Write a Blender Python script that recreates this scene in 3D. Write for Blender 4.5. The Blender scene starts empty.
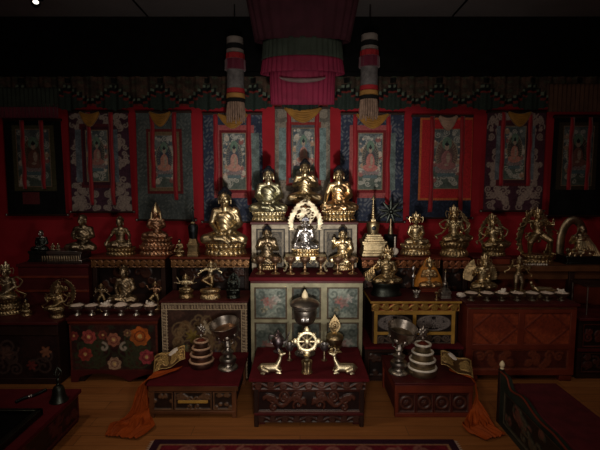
import bpy, bmesh, math, random
import numpy as np
from mathutils import Vector, Matrix
random.seed(7); RNG = np.random.RandomState(5)
SC = bpy.context.scene
COL = SC.collection
PI = math.pi
# ------------------------------------------------------------------ camera model
CAMH, PITCH, F = 1.6, math.radians(5.3), 433.0
CP, SP = math.cos(PITCH), math.sin(PITCH)
def ray(px, py):
    xc, yc = (px-300)/F, (225-py)/F
    return xc, CP+yc*SP, -SP+yc*CP
def on_z(px, py, z):                      # point of the horizontal plane z seen at a pixel: X, Y, scale (m per px)
    x, y, dz = ray(px, py); t = (z-CAMH)/dz
    return x*t, y*t, t/F
def at_y(px, py, Y):                      # point of the upright plane Y seen at a pixel: X, Z, scale
    x, y, dz = ray(px, py); t = Y/y
    return x*t, CAMH+dz*t, t/F
def X_(px, py, Y): return at_y(px, py, Y)[0]
def Z_(py, Y): return at_y(300, py, Y)[1]
def lin(r, g, b):
    f = lambda c: (c/255/12.92) if c/255 <= .04045 else ((c/255+.055)/1.055)**2.4
    return (f(r), f(g), f(b))
# ------------------------------------------------------------------ mesh builder
class MB:
    def __init__(s): s.v=[]; s.f=[]; s.m=[]; s.mi=0
    def add(s, v, f):
        o=len(s.v); s.v += [tuple(p) for p in v]; s.f += [tuple(i+o for i in q) for q in f]; s.m += [s.mi]*len(f); return s
    def box(s, x0,x1,y0,y1,z0,z1):
        return s.add([(x,y,z) for z in (z0,z1) for y in (y0,y1) for x in (x0,x1)],
            [(0,2,3,1),(4,5,7,6),(0,1,5,4),(2,6,7,3),(0,4,6,2),(1,3,7,5)])
    def lathe(s, prof, seg=24, c=(0,0,0), sx=1, sy=1, R=None, lobes=0, la=0):
        v=[]; f=[]; n=len(prof)
        for r,z in prof:
            for k in range(seg):
                a=2*PI*k/seg; q=r*(1+(la*math.cos(lobes*a) if lobes else 0))
                p=Vector((q*math.cos(a)*sx, q*math.sin(a)*sy, z))
                if R: p=R@p
                v.append((p.x+c[0],p.y+c[1],p.z+c[2]))
        for i in range(n-1):
            for k in range(seg):
                f.append((i*seg+k, i*seg+(k+1)%seg, (i+1)*seg+(k+1)%seg, (i+1)*seg+k))
        f.append(tuple(reversed(range(seg)))); f.append(tuple(range((n-1)*seg,n*seg)))
        return s.add(v,f)
    def ell(s, c, r, R=None, seg=12, rings=7):
        if not hasattr(r,'__len__'): r=(r,r,r)
        v=[]; f=[]
        def P(x,y,z):
            p=Vector((x*r[0],y*r[1],z*r[2]))
            if R: p=R@p
            v.append((p.x+c[0],p.y+c[1],p.z+c[2]))
        P(0,0,-1)
        for i in range(1,rings):
            a=-PI/2+PI*i/rings
            for k in range(seg):
                b=2*PI*k/seg; P(math.cos(a)*math.cos(b),math.cos(a)*math.sin(b),math.sin(a))
        P(0,0,1); L=len(v)-1
        for k in range(seg): f.append((0,1+(k+1)%seg,1+k))
        for i in range(rings-2):
            for k in range(seg):
                a=1+i*seg+k; b=1+i*seg+(k+1)%seg; f.append((a,b,b+seg,a+seg))
        o=1+(rings-2)*seg
        for k in range(seg): f.append((o+k,o+(k+1)%seg,L))
        return s.add(v,f)
    def cap(s, a, b, ra, rb, seg=10):
        a=Vector(a); b=Vector(b); d=b-a
        if d.length<1e-6: return s.ell(a,ra,seg=seg)
        R=d.to_track_quat('Z','Y').to_matrix(); L=d.length
        prof=[]
        for i in range(1,5):
            t=-PI/2+PI/2*i/5; prof.append((ra*math.cos(t), ra*math.sin(t)))
        prof += [(ra,0),(rb,L)]
        for i in range(1,5):
            t=PI/2*i/5; prof.append((rb*math.cos(t), L+rb*math.sin(t)))
        return s.lathe(prof,seg,c=a,R=R)
    def tube(s, pts, r, seg=8, closed=False, flat=1):
        pts=[Vector(p) for p in pts]; n=len(pts)
        rr=r if hasattr(r,'__len__') else [r]*n
        v=[]; f=[]; up=None
        for i,p in enumerate(pts):
            if closed: d=pts[(i+1)%n]-pts[i-1]
            else: d=pts[min(i+1,n-1)]-pts[max(i-1,0)]
            d=d.normalized() if d.length>1e-9 else Vector((0,0,1))
            if up is None: up=Vector((0,1,0)) if abs(d.y)<.9 else Vector((1,0,0))
            x=d.cross(up).normalized(); up=x.cross(d).normalized()
            for k in range(seg):
                a=2*PI*k/seg; q=p+(x*math.cos(a)+up*math.sin(a)*flat)*rr[i]; v.append(tuple(q))
        m=n if closed else n-1
        for i in range(m):
            for k in range(seg):
                j=(i+1)%n; f.append((i*seg+k,j*seg+k,j*seg+(k+1)%seg,i*seg+(k+1)%seg))
        if not closed: f.append(tuple(range(seg))); f.append(tuple(reversed(range((n-1)*seg,n*seg))))
        return s.add(v,f)
    def prism(s, poly, y0, y1):           # poly in XZ, extruded along Y
        n=len(poly)
        v=[(x,y0,z) for x,z in poly]+[(x,y1,z) for x,z in poly]
        f=[tuple(range(n)), tuple(reversed(range(n,2*n)))]+[(i,i+n,(i+1)%n+n,(i+1)%n) for i in range(n)]
        return s.add(v,f)
    def xf(s, M):
        s.v=[tuple(M@Vector(p)) for p in s.v]; return s
    def join(s, o):
        k=len(s.v); s.v+=o.v; s.f+=[tuple(i+k for i in q) for q in o.f]; s.m+=o.m; return s
    def mesh(s, name):
        me=bpy.data.meshes.new(name); me.from_pydata(s.v,[],s.f)
        bm=bmesh.new(); bm.from_mesh(me); bmesh.ops.recalc_face_normals(bm,faces=bm.faces); bm.to_mesh(me); bm.free()
        if any(s.m): me.polygons.foreach_set('material_index', s.m)
        return me
def wloc(o):
    p=Vector((0,0,0))
    while o is not None: p+=o.location; o=o.parent
    return p
def obj(name, mb, mat, parent=None, world=False, bevel=0, smooth=True, solid=0):
    me = mb.mesh(name) if isinstance(mb, MB) else mb
    me.name=name
    for m in (mat if isinstance(mat,(list,tuple)) else [mat]): me.materials.append(m)
    o=bpy.data.objects.new(name,me); COL.objects.link(o)
    if parent is not None:
        o.parent=parent
        if world: me.transform(Matrix.Translation(-wloc(parent)))
    if smooth:
        me.polygons.foreach_set('use_smooth',[True]*len(me.polygons))
        if smooth!='all': me.set_sharp_from_angle(angle=math.radians(40))
    if bevel:
        b=o.modifiers.new('bevel','BEVEL'); b.width=bevel; b.segments=2; b.limit_method='ANGLE'
    if solid:
        b=o.modifiers.new('solid','SOLIDIFY'); b.thickness=solid; b.offset=0
    return o
def tag(o, label=None, cat=None, group=None, kind=None):
    for k,v in (('label',label),('category',cat),('group',group),('kind',kind)):
        if v: o[k]=v
    return o
def thing(name, label, cat, loc=(0,0,0), rotz=0, group=None):
    o=bpy.data.objects.new(name,None); COL.objects.link(o); o.empty_display_size=.05
    o.location=loc; o.rotation_euler=(0,0,rotz); tag(o,label,cat,group); return o
def dup(root, loc, rotz=0, label=None, group=None, scale=None):
    r=root.copy(); COL.objects.link(r); r.location=loc; r.rotation_euler=(0,0,rotz)
    if label: r['label']=label
    if group: r['group']=group
    if scale: r.scale=(scale,)*3
    for ch in list(root.children):
        c=ch.copy(); COL.objects.link(c); c.parent=r
        for g in list(ch.children):
            d=g.copy(); COL.objects.link(d); d.parent=c
    return r
def struct(name, mb, mat, **k):
    return tag(obj(name,mb,mat,**k), kind='structure')
def vox(mb, size, smooth=3, fold=None):     # fuse overlapping solids into one continuous surface
    me=mb.mesh('tmp'); o=bpy.data.objects.new('tmp',me); COL.objects.link(o)
    r=o.modifiers.new('r','REMESH'); r.mode='VOXEL'; r.voxel_size=size
    s=o.modifiers.new('s','SMOOTH'); s.iterations=smooth; s.factor=.5
    dg=bpy.context.evaluated_depsgraph_get(); out=bpy.data.meshes.new_from_object(o.evaluated_get(dg))
    bpy.data.objects.remove(o); bpy.data.meshes.remove(me)
    return out
# ------------------------------------------------------------------ materials
def nodes(name):
    m=bpy.data.materials.new(name); m.use_nodes=True; nt=m.node_tree
    return m, nt, nt.nodes['Principled BSDF'], nt.nodes.new, nt.links.new
def ramp(nt, fac, stops):
    r=nt.nodes.new('ShaderNodeValToRGB'); nt.links.new(fac, r.inputs[0])
    e=r.color_ramp.elements
    e[0].position, e[0].color = stops[0][0], (*stops[0][1],1)
    e[1].position, e[1].color = stops[-1][0], (*stops[-1][1],1)
    for p,c in stops[1:-1]:
        x=e.new(p); x.color=(*c,1)
    return r.outputs[0]
def metal(name, col, rough=.33, dark=.3, scale=14, bump=.25, metallic=1.0):
    m,nt,b,N,L=nodes(name)
    tc=N('ShaderNodeTexCoord'); n=N('ShaderNodeTexNoise'); n.inputs['Scale'].default_value=scale; n.inputs['Detail'].default_value=5
    L(tc.outputs['Object'], n.inputs['Vector'])
    c=ramp(nt,n.outputs['Fac'],[(.3,tuple(x*dark for x in col)),(.55,col),(.8,tuple(min(1,x*1.15) for x in col))])
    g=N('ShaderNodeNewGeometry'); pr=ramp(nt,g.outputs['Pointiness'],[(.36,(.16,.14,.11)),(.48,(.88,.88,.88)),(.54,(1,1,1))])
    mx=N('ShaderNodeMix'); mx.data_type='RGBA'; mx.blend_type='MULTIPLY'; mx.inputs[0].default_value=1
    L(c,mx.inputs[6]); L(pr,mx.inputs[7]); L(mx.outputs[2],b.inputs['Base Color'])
    b.inputs['Metallic'].default_value=metallic
    rr=N('ShaderNodeMapRange'); rr.inputs[3].default_value=rough+.2; rr.inputs[4].default_value=max(.1,rough-.08)
    L(n.outputs['Fac'],rr.inputs[0]); L(rr.outputs[0],b.inputs['Roughness'])
    n2=N('ShaderNodeTexNoise'); n2.inputs['Scale'].default_value=scale*5; n2.inputs['Detail'].default_value=3; L(tc.outputs['Object'],n2.inputs['Vector'])
    bp=N('ShaderNodeBump'); bp.inputs['Strength'].default_value=bump; bp.inputs['Distance'].default_value=.004
    L(n2.outputs['Fac'],bp.inputs['Height']); L(bp.outputs[0],b.inputs['Normal'])
    return m
def matte(name, col, rough=.7, var=.35, scale=12, bump=.1, spec=.3, coat=0, sheen=0):
    m,nt,b,N,L=nodes(name)
    tc=N('ShaderNodeTexCoord'); n=N('ShaderNodeTexNoise'); n.inputs['Scale'].default_value=scale; n.inputs['Detail'].default_value=6
    L(tc.outputs['Object'], n.inputs['Vector'])
    L(ramp(nt,n.outputs['Fac'],[(.3,tuple(x*(1-var) for x in col)),(.7,tuple(min(1,x*(1+var*.6)) for x in col))]),b.inputs['Base Color'])
    b.inputs['Roughness'].default_value=rough; b.inputs['Specular IOR Level'].default_value=spec
    b.inputs['Coat Weight'].default_value=coat; b.inputs['Sheen Weight'].default_value=sheen
    bp=N('ShaderNodeBump'); bp.inputs['Strength'].default_value=bump; bp.inputs['Distance'].default_value=.003
    n2=N('ShaderNodeTexNoise'); n2.inputs['Scale'].default_value=scale*12; L(tc.outputs['Object'],n2.inputs['Vector'])
    L(n2.outputs['Fac'],bp.inputs['Height']); L(bp.outputs[0],b.inputs['Normal'])
    return m
def painted(name, rough=.75, metallic=0, spec=.3, weave=0):      # colour comes from the mesh's own colour attribute
    m,nt,b,N,L=nodes(name)
    a=N('ShaderNodeAttribute'); a.attribute_name='Col'
    tc=N('ShaderNodeTexCoord'); n=N('ShaderNodeTexNoise'); n.inputs['Scale'].default_value=60; n.inputs['Detail'].default_value=4
    L(tc.outputs['Object'], n.inputs['Vector'])
    r=ramp(nt,n.outputs['Fac'],[(.3,(.6,.6,.6)),(.65,(1.0,1.0,1.0))])
    mx=N('ShaderNodeMix'); mx.data_type='RGBA'; mx.blend_type='MULTIPLY'; mx.inputs[0].default_value=1
    L(a.outputs['Color'],mx.inputs[6]); L(r,mx.inputs[7]); L(mx.outputs[2],b.inputs['Base Color'])
    b.inputs['Roughness'].default_value=rough; b.inputs['Metallic'].default_value=metallic; b.inputs['Specular IOR Level'].default_value=spec
    bp=N('ShaderNodeBump'); bp.inputs['Strength'].default_value=.15; bp.inputs['Distance'].default_value=.002
    L(n.outputs['Fac'],bp.inputs['Height']); L(bp.outputs[0],b.inputs['Normal'])
    return m
GOLD  = metal('bright_gilt', (.80,.64,.38), .34)
PGOLD = metal('pale_gilt', (.84,.74,.50), .37, .45)
DGOLD = metal('dark_gilt', (.50,.37,.20), .37, .25)
BRONZE= metal('aged_bronze', (.40,.31,.20), .38, .25)
COPPER= metal('reddish_copper', (.58,.34,.21), .37, .3)
SILVER= metal('silver_gilt', (.68,.66,.66), .3, .35)
DSILV = metal('dull_silver', (.42,.38,.34), .34, .35)
BLACKM= metal('blackened_metal', (.035,.04,.045), .4, .4)
VERD  = metal('green_black_bronze', (.07,.08,.07), .38, .4)
BRASS = metal('yellow_brass', (.70,.56,.33), .34, .4)
HAIR  = matte('dark_hair', (.010,.010,.016), .65, .3, 30, spec=.15)
REDTOP= matte('red_felt', lin(86,20,28), .95, .25, 9, .2, spec=.15)
MAROON= matte('maroon_lacquer', lin(74,22,24), .5, .35, 8, .1)
DKWOOD= matte('dark_wood', lin(46,26,20), .55, .4, 7, .15)
BRWOOD= matte('brown_wood', lin(98,60,36), .5, .4, 6, .15)
RBWOOD= matte('red_brown_wood', lin(108,44,28), .5, .35, 6, .12)
CREAM = matte('pale_green_paint', lin(152,148,122), .6, .35, 10, .1)
GOLDPT= matte('gold_paint', lin(176,136,62), .5, .35, 10, .1)
GREYPT= matte('grey_paint', lin(150,140,128), .65, .35, 12, .1)
BLACKP= matte('black_paint', (.005,.005,.005), .95, .3, spec=.05)
REDSILK=matte('red_silk', lin(150,22,34), .6, .25, 10, .2, sheen=.3)
YELSILK=matte('yellow_silk', lin(150,104,34), .6, .3, 12, .2, sheen=.3)
PALSILK=matte('pale_silk', lin(170,140,120), .6, .3, 12, .2, sheen=.3)
MARSILK=matte('maroon_silk', lin(90,14,40), .65, .3, 10, .2, sheen=.3)
ORSILK= matte('orange_silk', lin(158,70,24), .6, .3, 9, .15, spec=.15)
WHITE = matte('white_shell', lin(226,216,204), .35, .12, 10, .05)
RICE  = matte('rice_grain', lin(240,220,204), .8, .2, 60, .8)
IVORY = matte('ivory', lin(232,216,180), .4, .15, 12, .05)
PAINT = painted('painted_surface', .6)
CLOTH = painted('brocade_cloth', .8, spec=.2)
CARVE = painted('carved_wood', .45, spec=.45)
GILTCV= painted('gilded_carving', .42, metallic=.55, spec=.5)
# ------------------------------------------------------------------ pattern helpers (numpy, metres)
def dist(U, V, curves):
    P=np.concatenate(curves); out=np.empty(U.size); Q=np.stack([U.ravel(),V.ravel()],1)
    for i in range(0,len(Q),4000):
        q=Q[i:i+4000]; d=(q[:,None,0]-P[None,:,0])**2+(q[:,None,1]-P[None,:,1])**2; out[i:i+4000]=np.sqrt(d.min(1))
    return out.reshape(U.shape)
def spiral(cx,cy,r,turns=1.6,a0=0,sg=1,n=46):
    t=np.linspace(0,1,n); th=a0+sg*2*PI*turns*t; rr=r*(1-.88*t)
    return np.stack([cx+rr*np.cos(th),cy+rr*np.sin(th)],1)
def seg(x0,y0,x1,y1,n=30):
    t=np.linspace(0,1,n); return np.stack([x0+(x1-x0)*t,y0+(y1-y0)*t],1)
def vine(w,h,n,x0=0,y0=0):
    c=[]; t=np.linspace(0,1,60*n)
    c.append(np.stack([x0+w*t, y0+h*(.5+.28*np.sin(PI*n*t))],1))
    for i in range(n):
        s=1 if i%2==0 else -1
        c.append(spiral(x0+(i+.5)*w/n, y0+h*(.5-.1*s), min(w/n,h)*.4, 1.5, PI/2*s, s))
    return c
def scrolls(w,h,n,seed=0,x0=0,y0=0,r=(.08,.2)):
    R=np.random.RandomState(seed); c=[]
    for i in range(n):
        rr=R.uniform(*r)*min(w,h)
        c.append(spiral(x0+R.uniform(rr,w-rr), y0+R.uniform(rr,h-rr), rr, R.uniform(1,1.8), R.uniform(0,6.28), R.choice([-1,1])))
    return c
def mirror(curves, cx): return curves+[np.stack([2*cx-c[:,0],c[:,1]],1) for c in curves]
def ridge(d,w): return np.sqrt(np.clip(1-(d/w)**2,0,1))
def mixc(a,b,t):
    a=np.asarray(a,float); b=np.asarray(b,float); t=np.asarray(t)[...,None]; return a*(1-t)+b*t
def sm(a,b,x): t=np.clip((x-a)/(b-a),0,1); return t*t*(3-2*t)
_nz=[(RNG.uniform(-1,1,2)*s, RNG.uniform(0,6.28), a) for s,a in ((6,.5),(6,.5),(13,.35),(13,.35),(27,.25),(27,.25),(51,.15),(51,.15)) for _ in range(2)]
def noise(U,V,k=1.0,o=0):
    s=0
    for d,p,a in _nz: s=s+a*np.sin(k*(U*d[0]+V*d[1])+p+o+1.3*np.sin(k*(U*d[1]-V*d[0])*.7+o))
    return s/2.2
def grid(x0,x1,z0,z1,yf,nx,nz,fn,edge=None):
    """upright surface in XZ facing -Y; fn(U,V,w,h) -> relief height towards the viewer (m), colours"""
    w,h=x1-x0,z1-z0; u=np.linspace(0,w,nx); v=np.linspace(0,h,nz); U,V=np.meshgrid(u,v)
    H,C=fn(U,V,w,h)
    H=np.broadcast_to(H,U.shape); C=np.broadcast_to(np.asarray(C),U.shape+(3,))
    Zc=z0+V; Xc=x0+U
    if edge is not None: Xc,Zc=edge(U,V,w,h,Xc,Zc)
    co=np.stack([Xc,yf-H,Zc],-1).reshape(-1,3)
    i=np.arange(nx*nz).reshape(nz,nx); f=np.stack([i[:-1,:-1],i[:-1,1:],i[1:,1:],i[1:,:-1]],-1).reshape(-1,4)
    return co,f,C.reshape(-1,3)
def gmesh(name, g, mask=None):
    co,f,C=g
    if mask is not None: f=f[mask[f].all(1)]
    me=bpy.data.meshes.new(name); me.from_pydata(co.tolist(),[],f.tolist())
    a=me.color_attributes.new('Col','FLOAT_COLOR','POINT'); a.data.foreach_set('color',np.concatenate([C,np.ones((len(C),1))],1).ravel())
    if mask is not None:
        bm=bmesh.new(); bm.from_mesh(me); bmesh.ops.delete(bm,geom=[v for v in bm.verts if not v.link_faces],context='VERTS'); bm.to_mesh(me); bm.free()
    return me
def panel(name, parent, mat, x0,x1,z0,z1,yf, fn, res=.006, **k):
    nx=max(6,int((x1-x0)/res)); nz=max(6,int((z1-z0)/res))
    return obj(name, gmesh(name,grid(x0,x1,z0,z1,yf,nx,nz,fn)), mat, parent, world=True, smooth='all', **k)
# ------------------------------------------------------------------ camera, render look, light
cam=bpy.data.cameras.new('camera'); cam.lens=26; cam.sensor_width=36; cam.clip_end=60
co=bpy.data.objects.new('camera',cam); COL.objects.link(co); co.location=(0,0,CAMH); co.rotation_euler=(PI/2-PITCH,0,0); SC.camera=co
SC.view_settings.view_transform='Standard'; SC.view_settings.look='None'; SC.view_settings.exposure=0
w=bpy.data.worlds.new('world'); SC.world=w; w.use_nodes=True
w.node_tree.nodes['Background'].inputs[0].default_value=(.9,.8,.75,1); w.node_tree.nodes['Background'].inputs[1].default_value=.0015
def spot(name,loc,to,power,ang,blend,col,r=.05):
    l=bpy.data.lights.new(name,'SPOT'); l.energy=power; l.spot_size=math.radians(ang); l.spot_blend=blend; l.color=col; l.shadow_soft_size=r
    o=bpy.data.objects.new(name,l); COL.objects.link(o); o.location=loc
    o.rotation_euler=(Vector(to)-Vector(loc)).to_track_quat('-Z','Y').to_euler(); return o
def area(name,loc,to,power,size,col,spread=180):
    l=bpy.data.lights.new(name,'AREA'); l.energy=power; l.size=size; l.color=col; l.spread=math.radians(spread)
    o=bpy.data.objects.new(name,l); COL.objects.link(o); o.location=loc
    o.rotation_euler=(Vector(to)-Vector(loc)).to_track_quat('-Z','Y').to_euler(); return o
spot('front_spot',(.08,.9,1.05),(.06,4.2,1.62),205,46,1.0,(1,.93,.83),.045)
spot('footlight_spot',(.1,1.2,.26),(.06,3.36,.66),30,28,.9,(1,.93,.82),.03)
spot('front_wide',(.0,.7,1.15),(.0,4.4,1.4),52,112,.9,(1,.87,.74),.12)
spot('track_light_beam',(-1.9,2.0,3.15),(.1,3.2,.2),46,80,1.0,(1,.78,.55),.06)
spot('side_fill_left',(-2.3,1.6,3.1),(-2.0,4.0,.8),30,60,1.0,(1,.90,.78),.08)  # added fill to brighten the left statues, not a fixture of the room
spot('side_fill_right',(2.4,1.6,3.1),(2.0,4.0,.8),21,60,1.0,(1,.90,.78),.08)  # matching added fill for the right side, no real lamp
spot('ceiling_fill',(0,-.6,1.9),(0,4.3,3.4),26,60,1.0,(1,.97,.95),.3)  # unseen spot added behind the camera to lighten the ceiling
area('room_glow',(.2,.6,3.0),(.1,3.6,.6),14,1.6,(1,.8,.62))
# ------------------------------------------------------------------ room
YW=4.78; ZC=3.31; XW=3.9; YB=-1.6
m,nt,b,N,L=nodes('oak_planks')
tc=N('ShaderNodeTexCoord'); mp=N('ShaderNodeMapping'); mp.inputs['Rotation'].default_value=(0,0,0); L(tc.outputs['Object'],mp.inputs[0])
br=N('ShaderNodeTexBrick'); br.inputs['Scale'].default_value=1; br.inputs['Brick Width'].default_value=1.4; br.inputs['Row Height'].default_value=.11
br.inputs['Mortar Size'].default_value=.0015; br.inputs['Color1'].default_value=(*lin(170,112,62),1); br.inputs['Color2'].default_value=(*lin(150,94,50),1); br.inputs['Mortar'].default_value=(.05,.025,.012,1)
L(mp.outputs[0],br.inputs[0])
n=N('ShaderNodeTexNoise'); n.inputs['Scale'].default_value=4; n.inputs['Detail'].default_value=8
mp2=N('ShaderNodeMapping'); mp2.inputs['Scale'].default_value=(1,14,1); L(tc.outputs['Object'],mp2.inputs[0]); L(mp2.outputs[0],n.inputs[0])
mx=N('ShaderNodeMix'); mx.data_type='RGBA'; mx.blend_type='MULTIPLY'; mx.inputs[0].default_value=.6
L(br.outputs[0],mx.inputs[6]); L(ramp(nt,n.outputs[0],[(.3,(.5,.45,.4)),(.7,(1,1,1))]),mx.inputs[7]); L(mx.outputs[2],b.inputs['Base Color']); b.inputs['Roughness'].default_value=.45
OAK=m
REDWALL=matte('red_wall_cloth', lin(158,34,44), .8, .18, 3, .12, spec=.15)
CEIL=matte('dark_ceiling', lin(120,118,120), .9, .15, 2, .1)
struct('floor', MB().box(-XW,XW,YB,YW+.1,-.08,0), OAK)
struct('wall_back', MB().box(-XW,XW,YW,YW+.12,0,ZC), REDWALL)
struct('wall_left', MB().box(-XW-.12,-XW,YB,YW+.12,0,ZC), REDWALL)
struct('wall_right', MB().box(XW,XW+.12,YB,YW+.12,0,ZC), REDWALL)
struct('wall_front', MB().box(-XW,XW,YB-.12,YB,0,ZC), BLACKP)
struct('ceiling', MB().box(-XW,XW,YB,YW+.12,ZC,ZC+.1), CEIL)
struct('trim_1', MB().box(-XW,XW,4.6,YW,2.72,ZC), BLACKP)
mb=MB()
for x in (-1.55,-.0,1.55,-3.1,3.1): mb.box(x-.008,x+.008,YB+.1,4.58,ZC-.008,ZC)
for y in (3.2,1.7,.2): mb.box(-XW+.02,XW-.02,y-.008,y+.008,ZC-.0085,ZC-.0005)
struct('trim_2', mb, BLACKP)
# track spotlight at the top left
tl=(-2.40,0)
t=thing('track_spotlight','small lit spotlight fixed to the dark ceiling at the upper left','spotlight',(tl[0],4.13,ZC))
x,y=tl[0],4.13
obj('lamp_housing', MB().cap((x-.03,y+.02,ZC-.055),(x+.02,y-.06,ZC-.075),.035,.04), BLACKP, t, world=True)
obj('mount', MB().box(x-.03,x+.03,y-.015,y+.045,ZC-.022,ZC), BLACKP, t, world=True)
EM,nt,b,N,L=nodes('lamp_lens_glow'); b.inputs['Emission Color'].default_value=(1,.95,.85,1); b.inputs['Emission Strength'].default_value=2.2
obj('lamp_lens', MB().ell((x+.036,y-.086,ZC-.082),(.024,.024,.018)), EM, t, world=True)
# ------------------------------------------------------------------ furniture
def top_slab(mb,x0,x1,yf,yb,z1,th): return mb.box(x0,x1,yf,yb,z1-th,z1)
def fr_frieze(n,lo,hi,seed=0,wd=.011,dep=.007):
    def fn(U,V,w,h):
        d=dist(U,V,vine(w,h,n)); t=ridge(d,wd); e=np.minimum(np.minimum(V,h-V),np.minimum(U,w-U)); bd=1-sm(.004,.008,e)
        t2=np.maximum(t,bd*.8); return dep*t2, mixc(lo,hi,t2)
    return fn
def scroll_panel(lo,hi,n=14,seed=1,wd=.011,dep=.008,mir=True,extra=None,hi2=None):
    def fn(U,V,w,h):
        c=scrolls(w*(.5 if mir else 1),h,n,seed,r=(.12,.26))
        if extra: c=c+extra(w,h)
        if mir: c=mirror(c,w/2)
        t=ridge(dist(U,V,c),wd); e=np.minimum(np.minimum(V,h-V),np.minimum(U,w-U)); bd=1-sm(.006,.012,e)
        t2=np.maximum(t,bd); C=mixc(lo,hi,t2)
        if hi2 is not None: C=mixc(C,np.broadcast_to(hi2,C.shape),.5*(noise(U,V,3,seed)>.25)*t)
        return dep*t2,C
    return fn
DK=lin(34,16,15); MD=lin(88,48,36); MG=lin(128,84,48)
def legs4(name,par,mat,x0,x1,yf,yb,z0,z1,s):
    for a in (x0,x1-s):
        for b_ in (yf,yb-s): obj(name,MB().box(a,a+s,b_,b_+s,z0,z1),mat,par,world=True,bevel=.003)
# -- front centre low table
yf=2.74; z=.338; x0=X_(249,379,yf); x1=X_(369,379,yf); yb=3.28
t=thing('low_table','low carved table in the middle of the floor with dragon panel and dark red top','table',((x0+x1)/2,yf,0)); TC=(x0,x1,yf,yb,z)
obj('tabletop', top_slab(MB(),x0,x1,yf-.015,yb,z,.022), [REDTOP], t, world=True, bevel=.003)
a,b_=X_(254,400,yf),X_(364,400,yf)
obj('body', MB().box(a+.012,b_-.012,yf+.02,yb-.02,.03,z-.022), MAROON, t, world=True)
panel('carved_apron',t,CARVE,a-.01,b_+.01,z-.078,z-.022,yf-.003,fr_frieze(9,DK,MD,wd=.008),.004)
def dragon(w,h):
    s=np.linspace(0,1,160); x=w*(.06+.40*s); y=h*(.5+.24*np.sin(s*9.5+.5)*(1-.2*s))
    c=[np.stack([x,y],1),np.stack([x,y+.006],1),np.stack([x+.004,y-.006],1)]
    for k in (.25,.5,.75): c.append(spiral(w*(.06+.4*k),h*(.5+.3*math.sin(k*9.5+2)),h*.16,1.2,k*7,1))
    c.append(spiral(w*.44,h*.55,h*.2,1.1,2,1)); return c
panel('dragon_panel',t,CARVE,a+.02,b_-.02,.10,z-.088,yf+.012,scroll_panel(DK,MD,6,4,wd=.009,dep=.01,extra=dragon),.004)
obj('lower_rail', MB().box(a,b_,yf-.006,yf+.02,.08,.1), MAROON, t, world=True, bevel=.004)
panel('carved_skirt',t,CARVE,a+.01,b_-.01,.03,.08,yf+.006,fr_frieze(9,DK,lin(70,40,32),wd=.008),.004)
for xx in (a,b_-.028): obj('corner_post', MB().box(xx,xx+.028,yf-.004,yf+.03,0,z-.078), DKWOOD, t, world=True, bevel=.004)
legs4('leg',t,MAROON,a+.02,b_-.02,yf+.03,yb-.02,0,.032,.05)
# -- front left low table
yf=2.85; z=.251; x0=X_(147,384,yf); x1=X_(238,384,yf); yb=3.4; TL=(x0,x1,yf,yb,z)
t=thing('low_table','low brown carved table at the left with red top and gilt bar on its front','table',((x0+x1)/2,yf,0))
obj('tabletop', top_slab(MB(),x0,x1+.01,yf-.015,yb,z,.018), REDTOP, t, world=True, bevel=.003)
obj('apron', MB().box(x0+.008,x1,yf-.006,yb-.01,z-.06,z-.018), BRWOOD, t, world=True, bevel=.006)
obj('body', MB().box(x0+.03,x1-.03,yf+.02,yb-.02,.05,z-.06), DKWOOD, t, world=True)
w3=(x1-x0-.07)/4
bl=lin(40,26,20); bh=lin(112,80,56)
panel('carved_panel',t,CARVE,x0+.035,x0+.035+w3,.055,z-.066,yf+.012,scroll_panel(bl,bh,4,11,wd=.008),.004)
panel('carved_panel',t,CARVE,x1-.035-w3,x1-.035,.055,z-.066,yf+.012,scroll_panel(bl,bh,4,12,wd=.008),.004)
panel('carved_panel',t,CARVE,x0+.045+w3,x1-.045-w3,.055,z-.066,yf+.012,scroll_panel(bl,bh,7,13,wd=.007),.004)
obj('gilt_bar', MB().box(x0+.07+w3,x1-.07-w3,yf-.002,yf+.01,.105,.125), GOLDPT, t, world=True, bevel=.003)
obj('lower_rail', MB().box(x0+.02,x1-.02,yf-.004,yf+.02,.03,.052), BRWOOD, t, world=True, bevel=.004)
legs4('leg',t,BRWOOD,x0+.012,x1-.012,yf-.002,yb-.02,0,z-.06,.032)
# -- front right low table
yf=2.86; z=.251; x0=X_(394,387,yf); x1=X_(474,387,yf); yb=3.34; TR=(x0,x1,yf,yb,z)
t=thing('low_table','low red-brown table at the right with plain apron and small medallion panels','table',((x0+x1)/2,yf,0))
obj('tabletop', top_slab(MB(),x0,x1,yf-.012,yb,z,.018), MAROON, t, world=True, bevel=.003)
obj('apron', MB().box(x0+.006,x1-.006,yf-.006,yb-.01,z-.075,z-.018), RBWOOD, t, world=True, bevel=.004)
obj('body', MB().box(x0+.02,x1-.02,yf+.014,yb-.02,.02,z-.075), MAROON, t, world=True)
def medal(lo,hi):
    def fn(U,V,w,h):
        r=np.hypot(U-w/2,(V-h/2)); k=np.maximum(ridge(r-h*.3,.01),ridge(r,h*.16)*(.7+.3*np.cos(6*np.arctan2(V-h/2,U-w/2))))
        e=np.minimum(np.minimum(V,h-V),np.minimum(U,w-U)); k=np.maximum(k,1-sm(.005,.01,e)); return .007*k, mixc(lo,hi,k)
    return fn
n4=(x1-x0-.06)/4
for i in range(4): panel('medallion_panel',t,CARVE,x0+.03+i*n4+.004,x0+.03+(i+1)*n4-.004,.035,z-.082,yf+.006,medal(lin(52,22,19),lin(84,46,36)),.004)
obj('lower_rail', MB().box(x0+.012,x1-.012,yf-.002,yf+.02,0,.032), RBWOOD, t, world=True, bevel=.004)
legs4('leg',t,RBWOOD,x0+.008,x1-.008,yf-.001,yb-.02,0,z-.075,.025)
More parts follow.
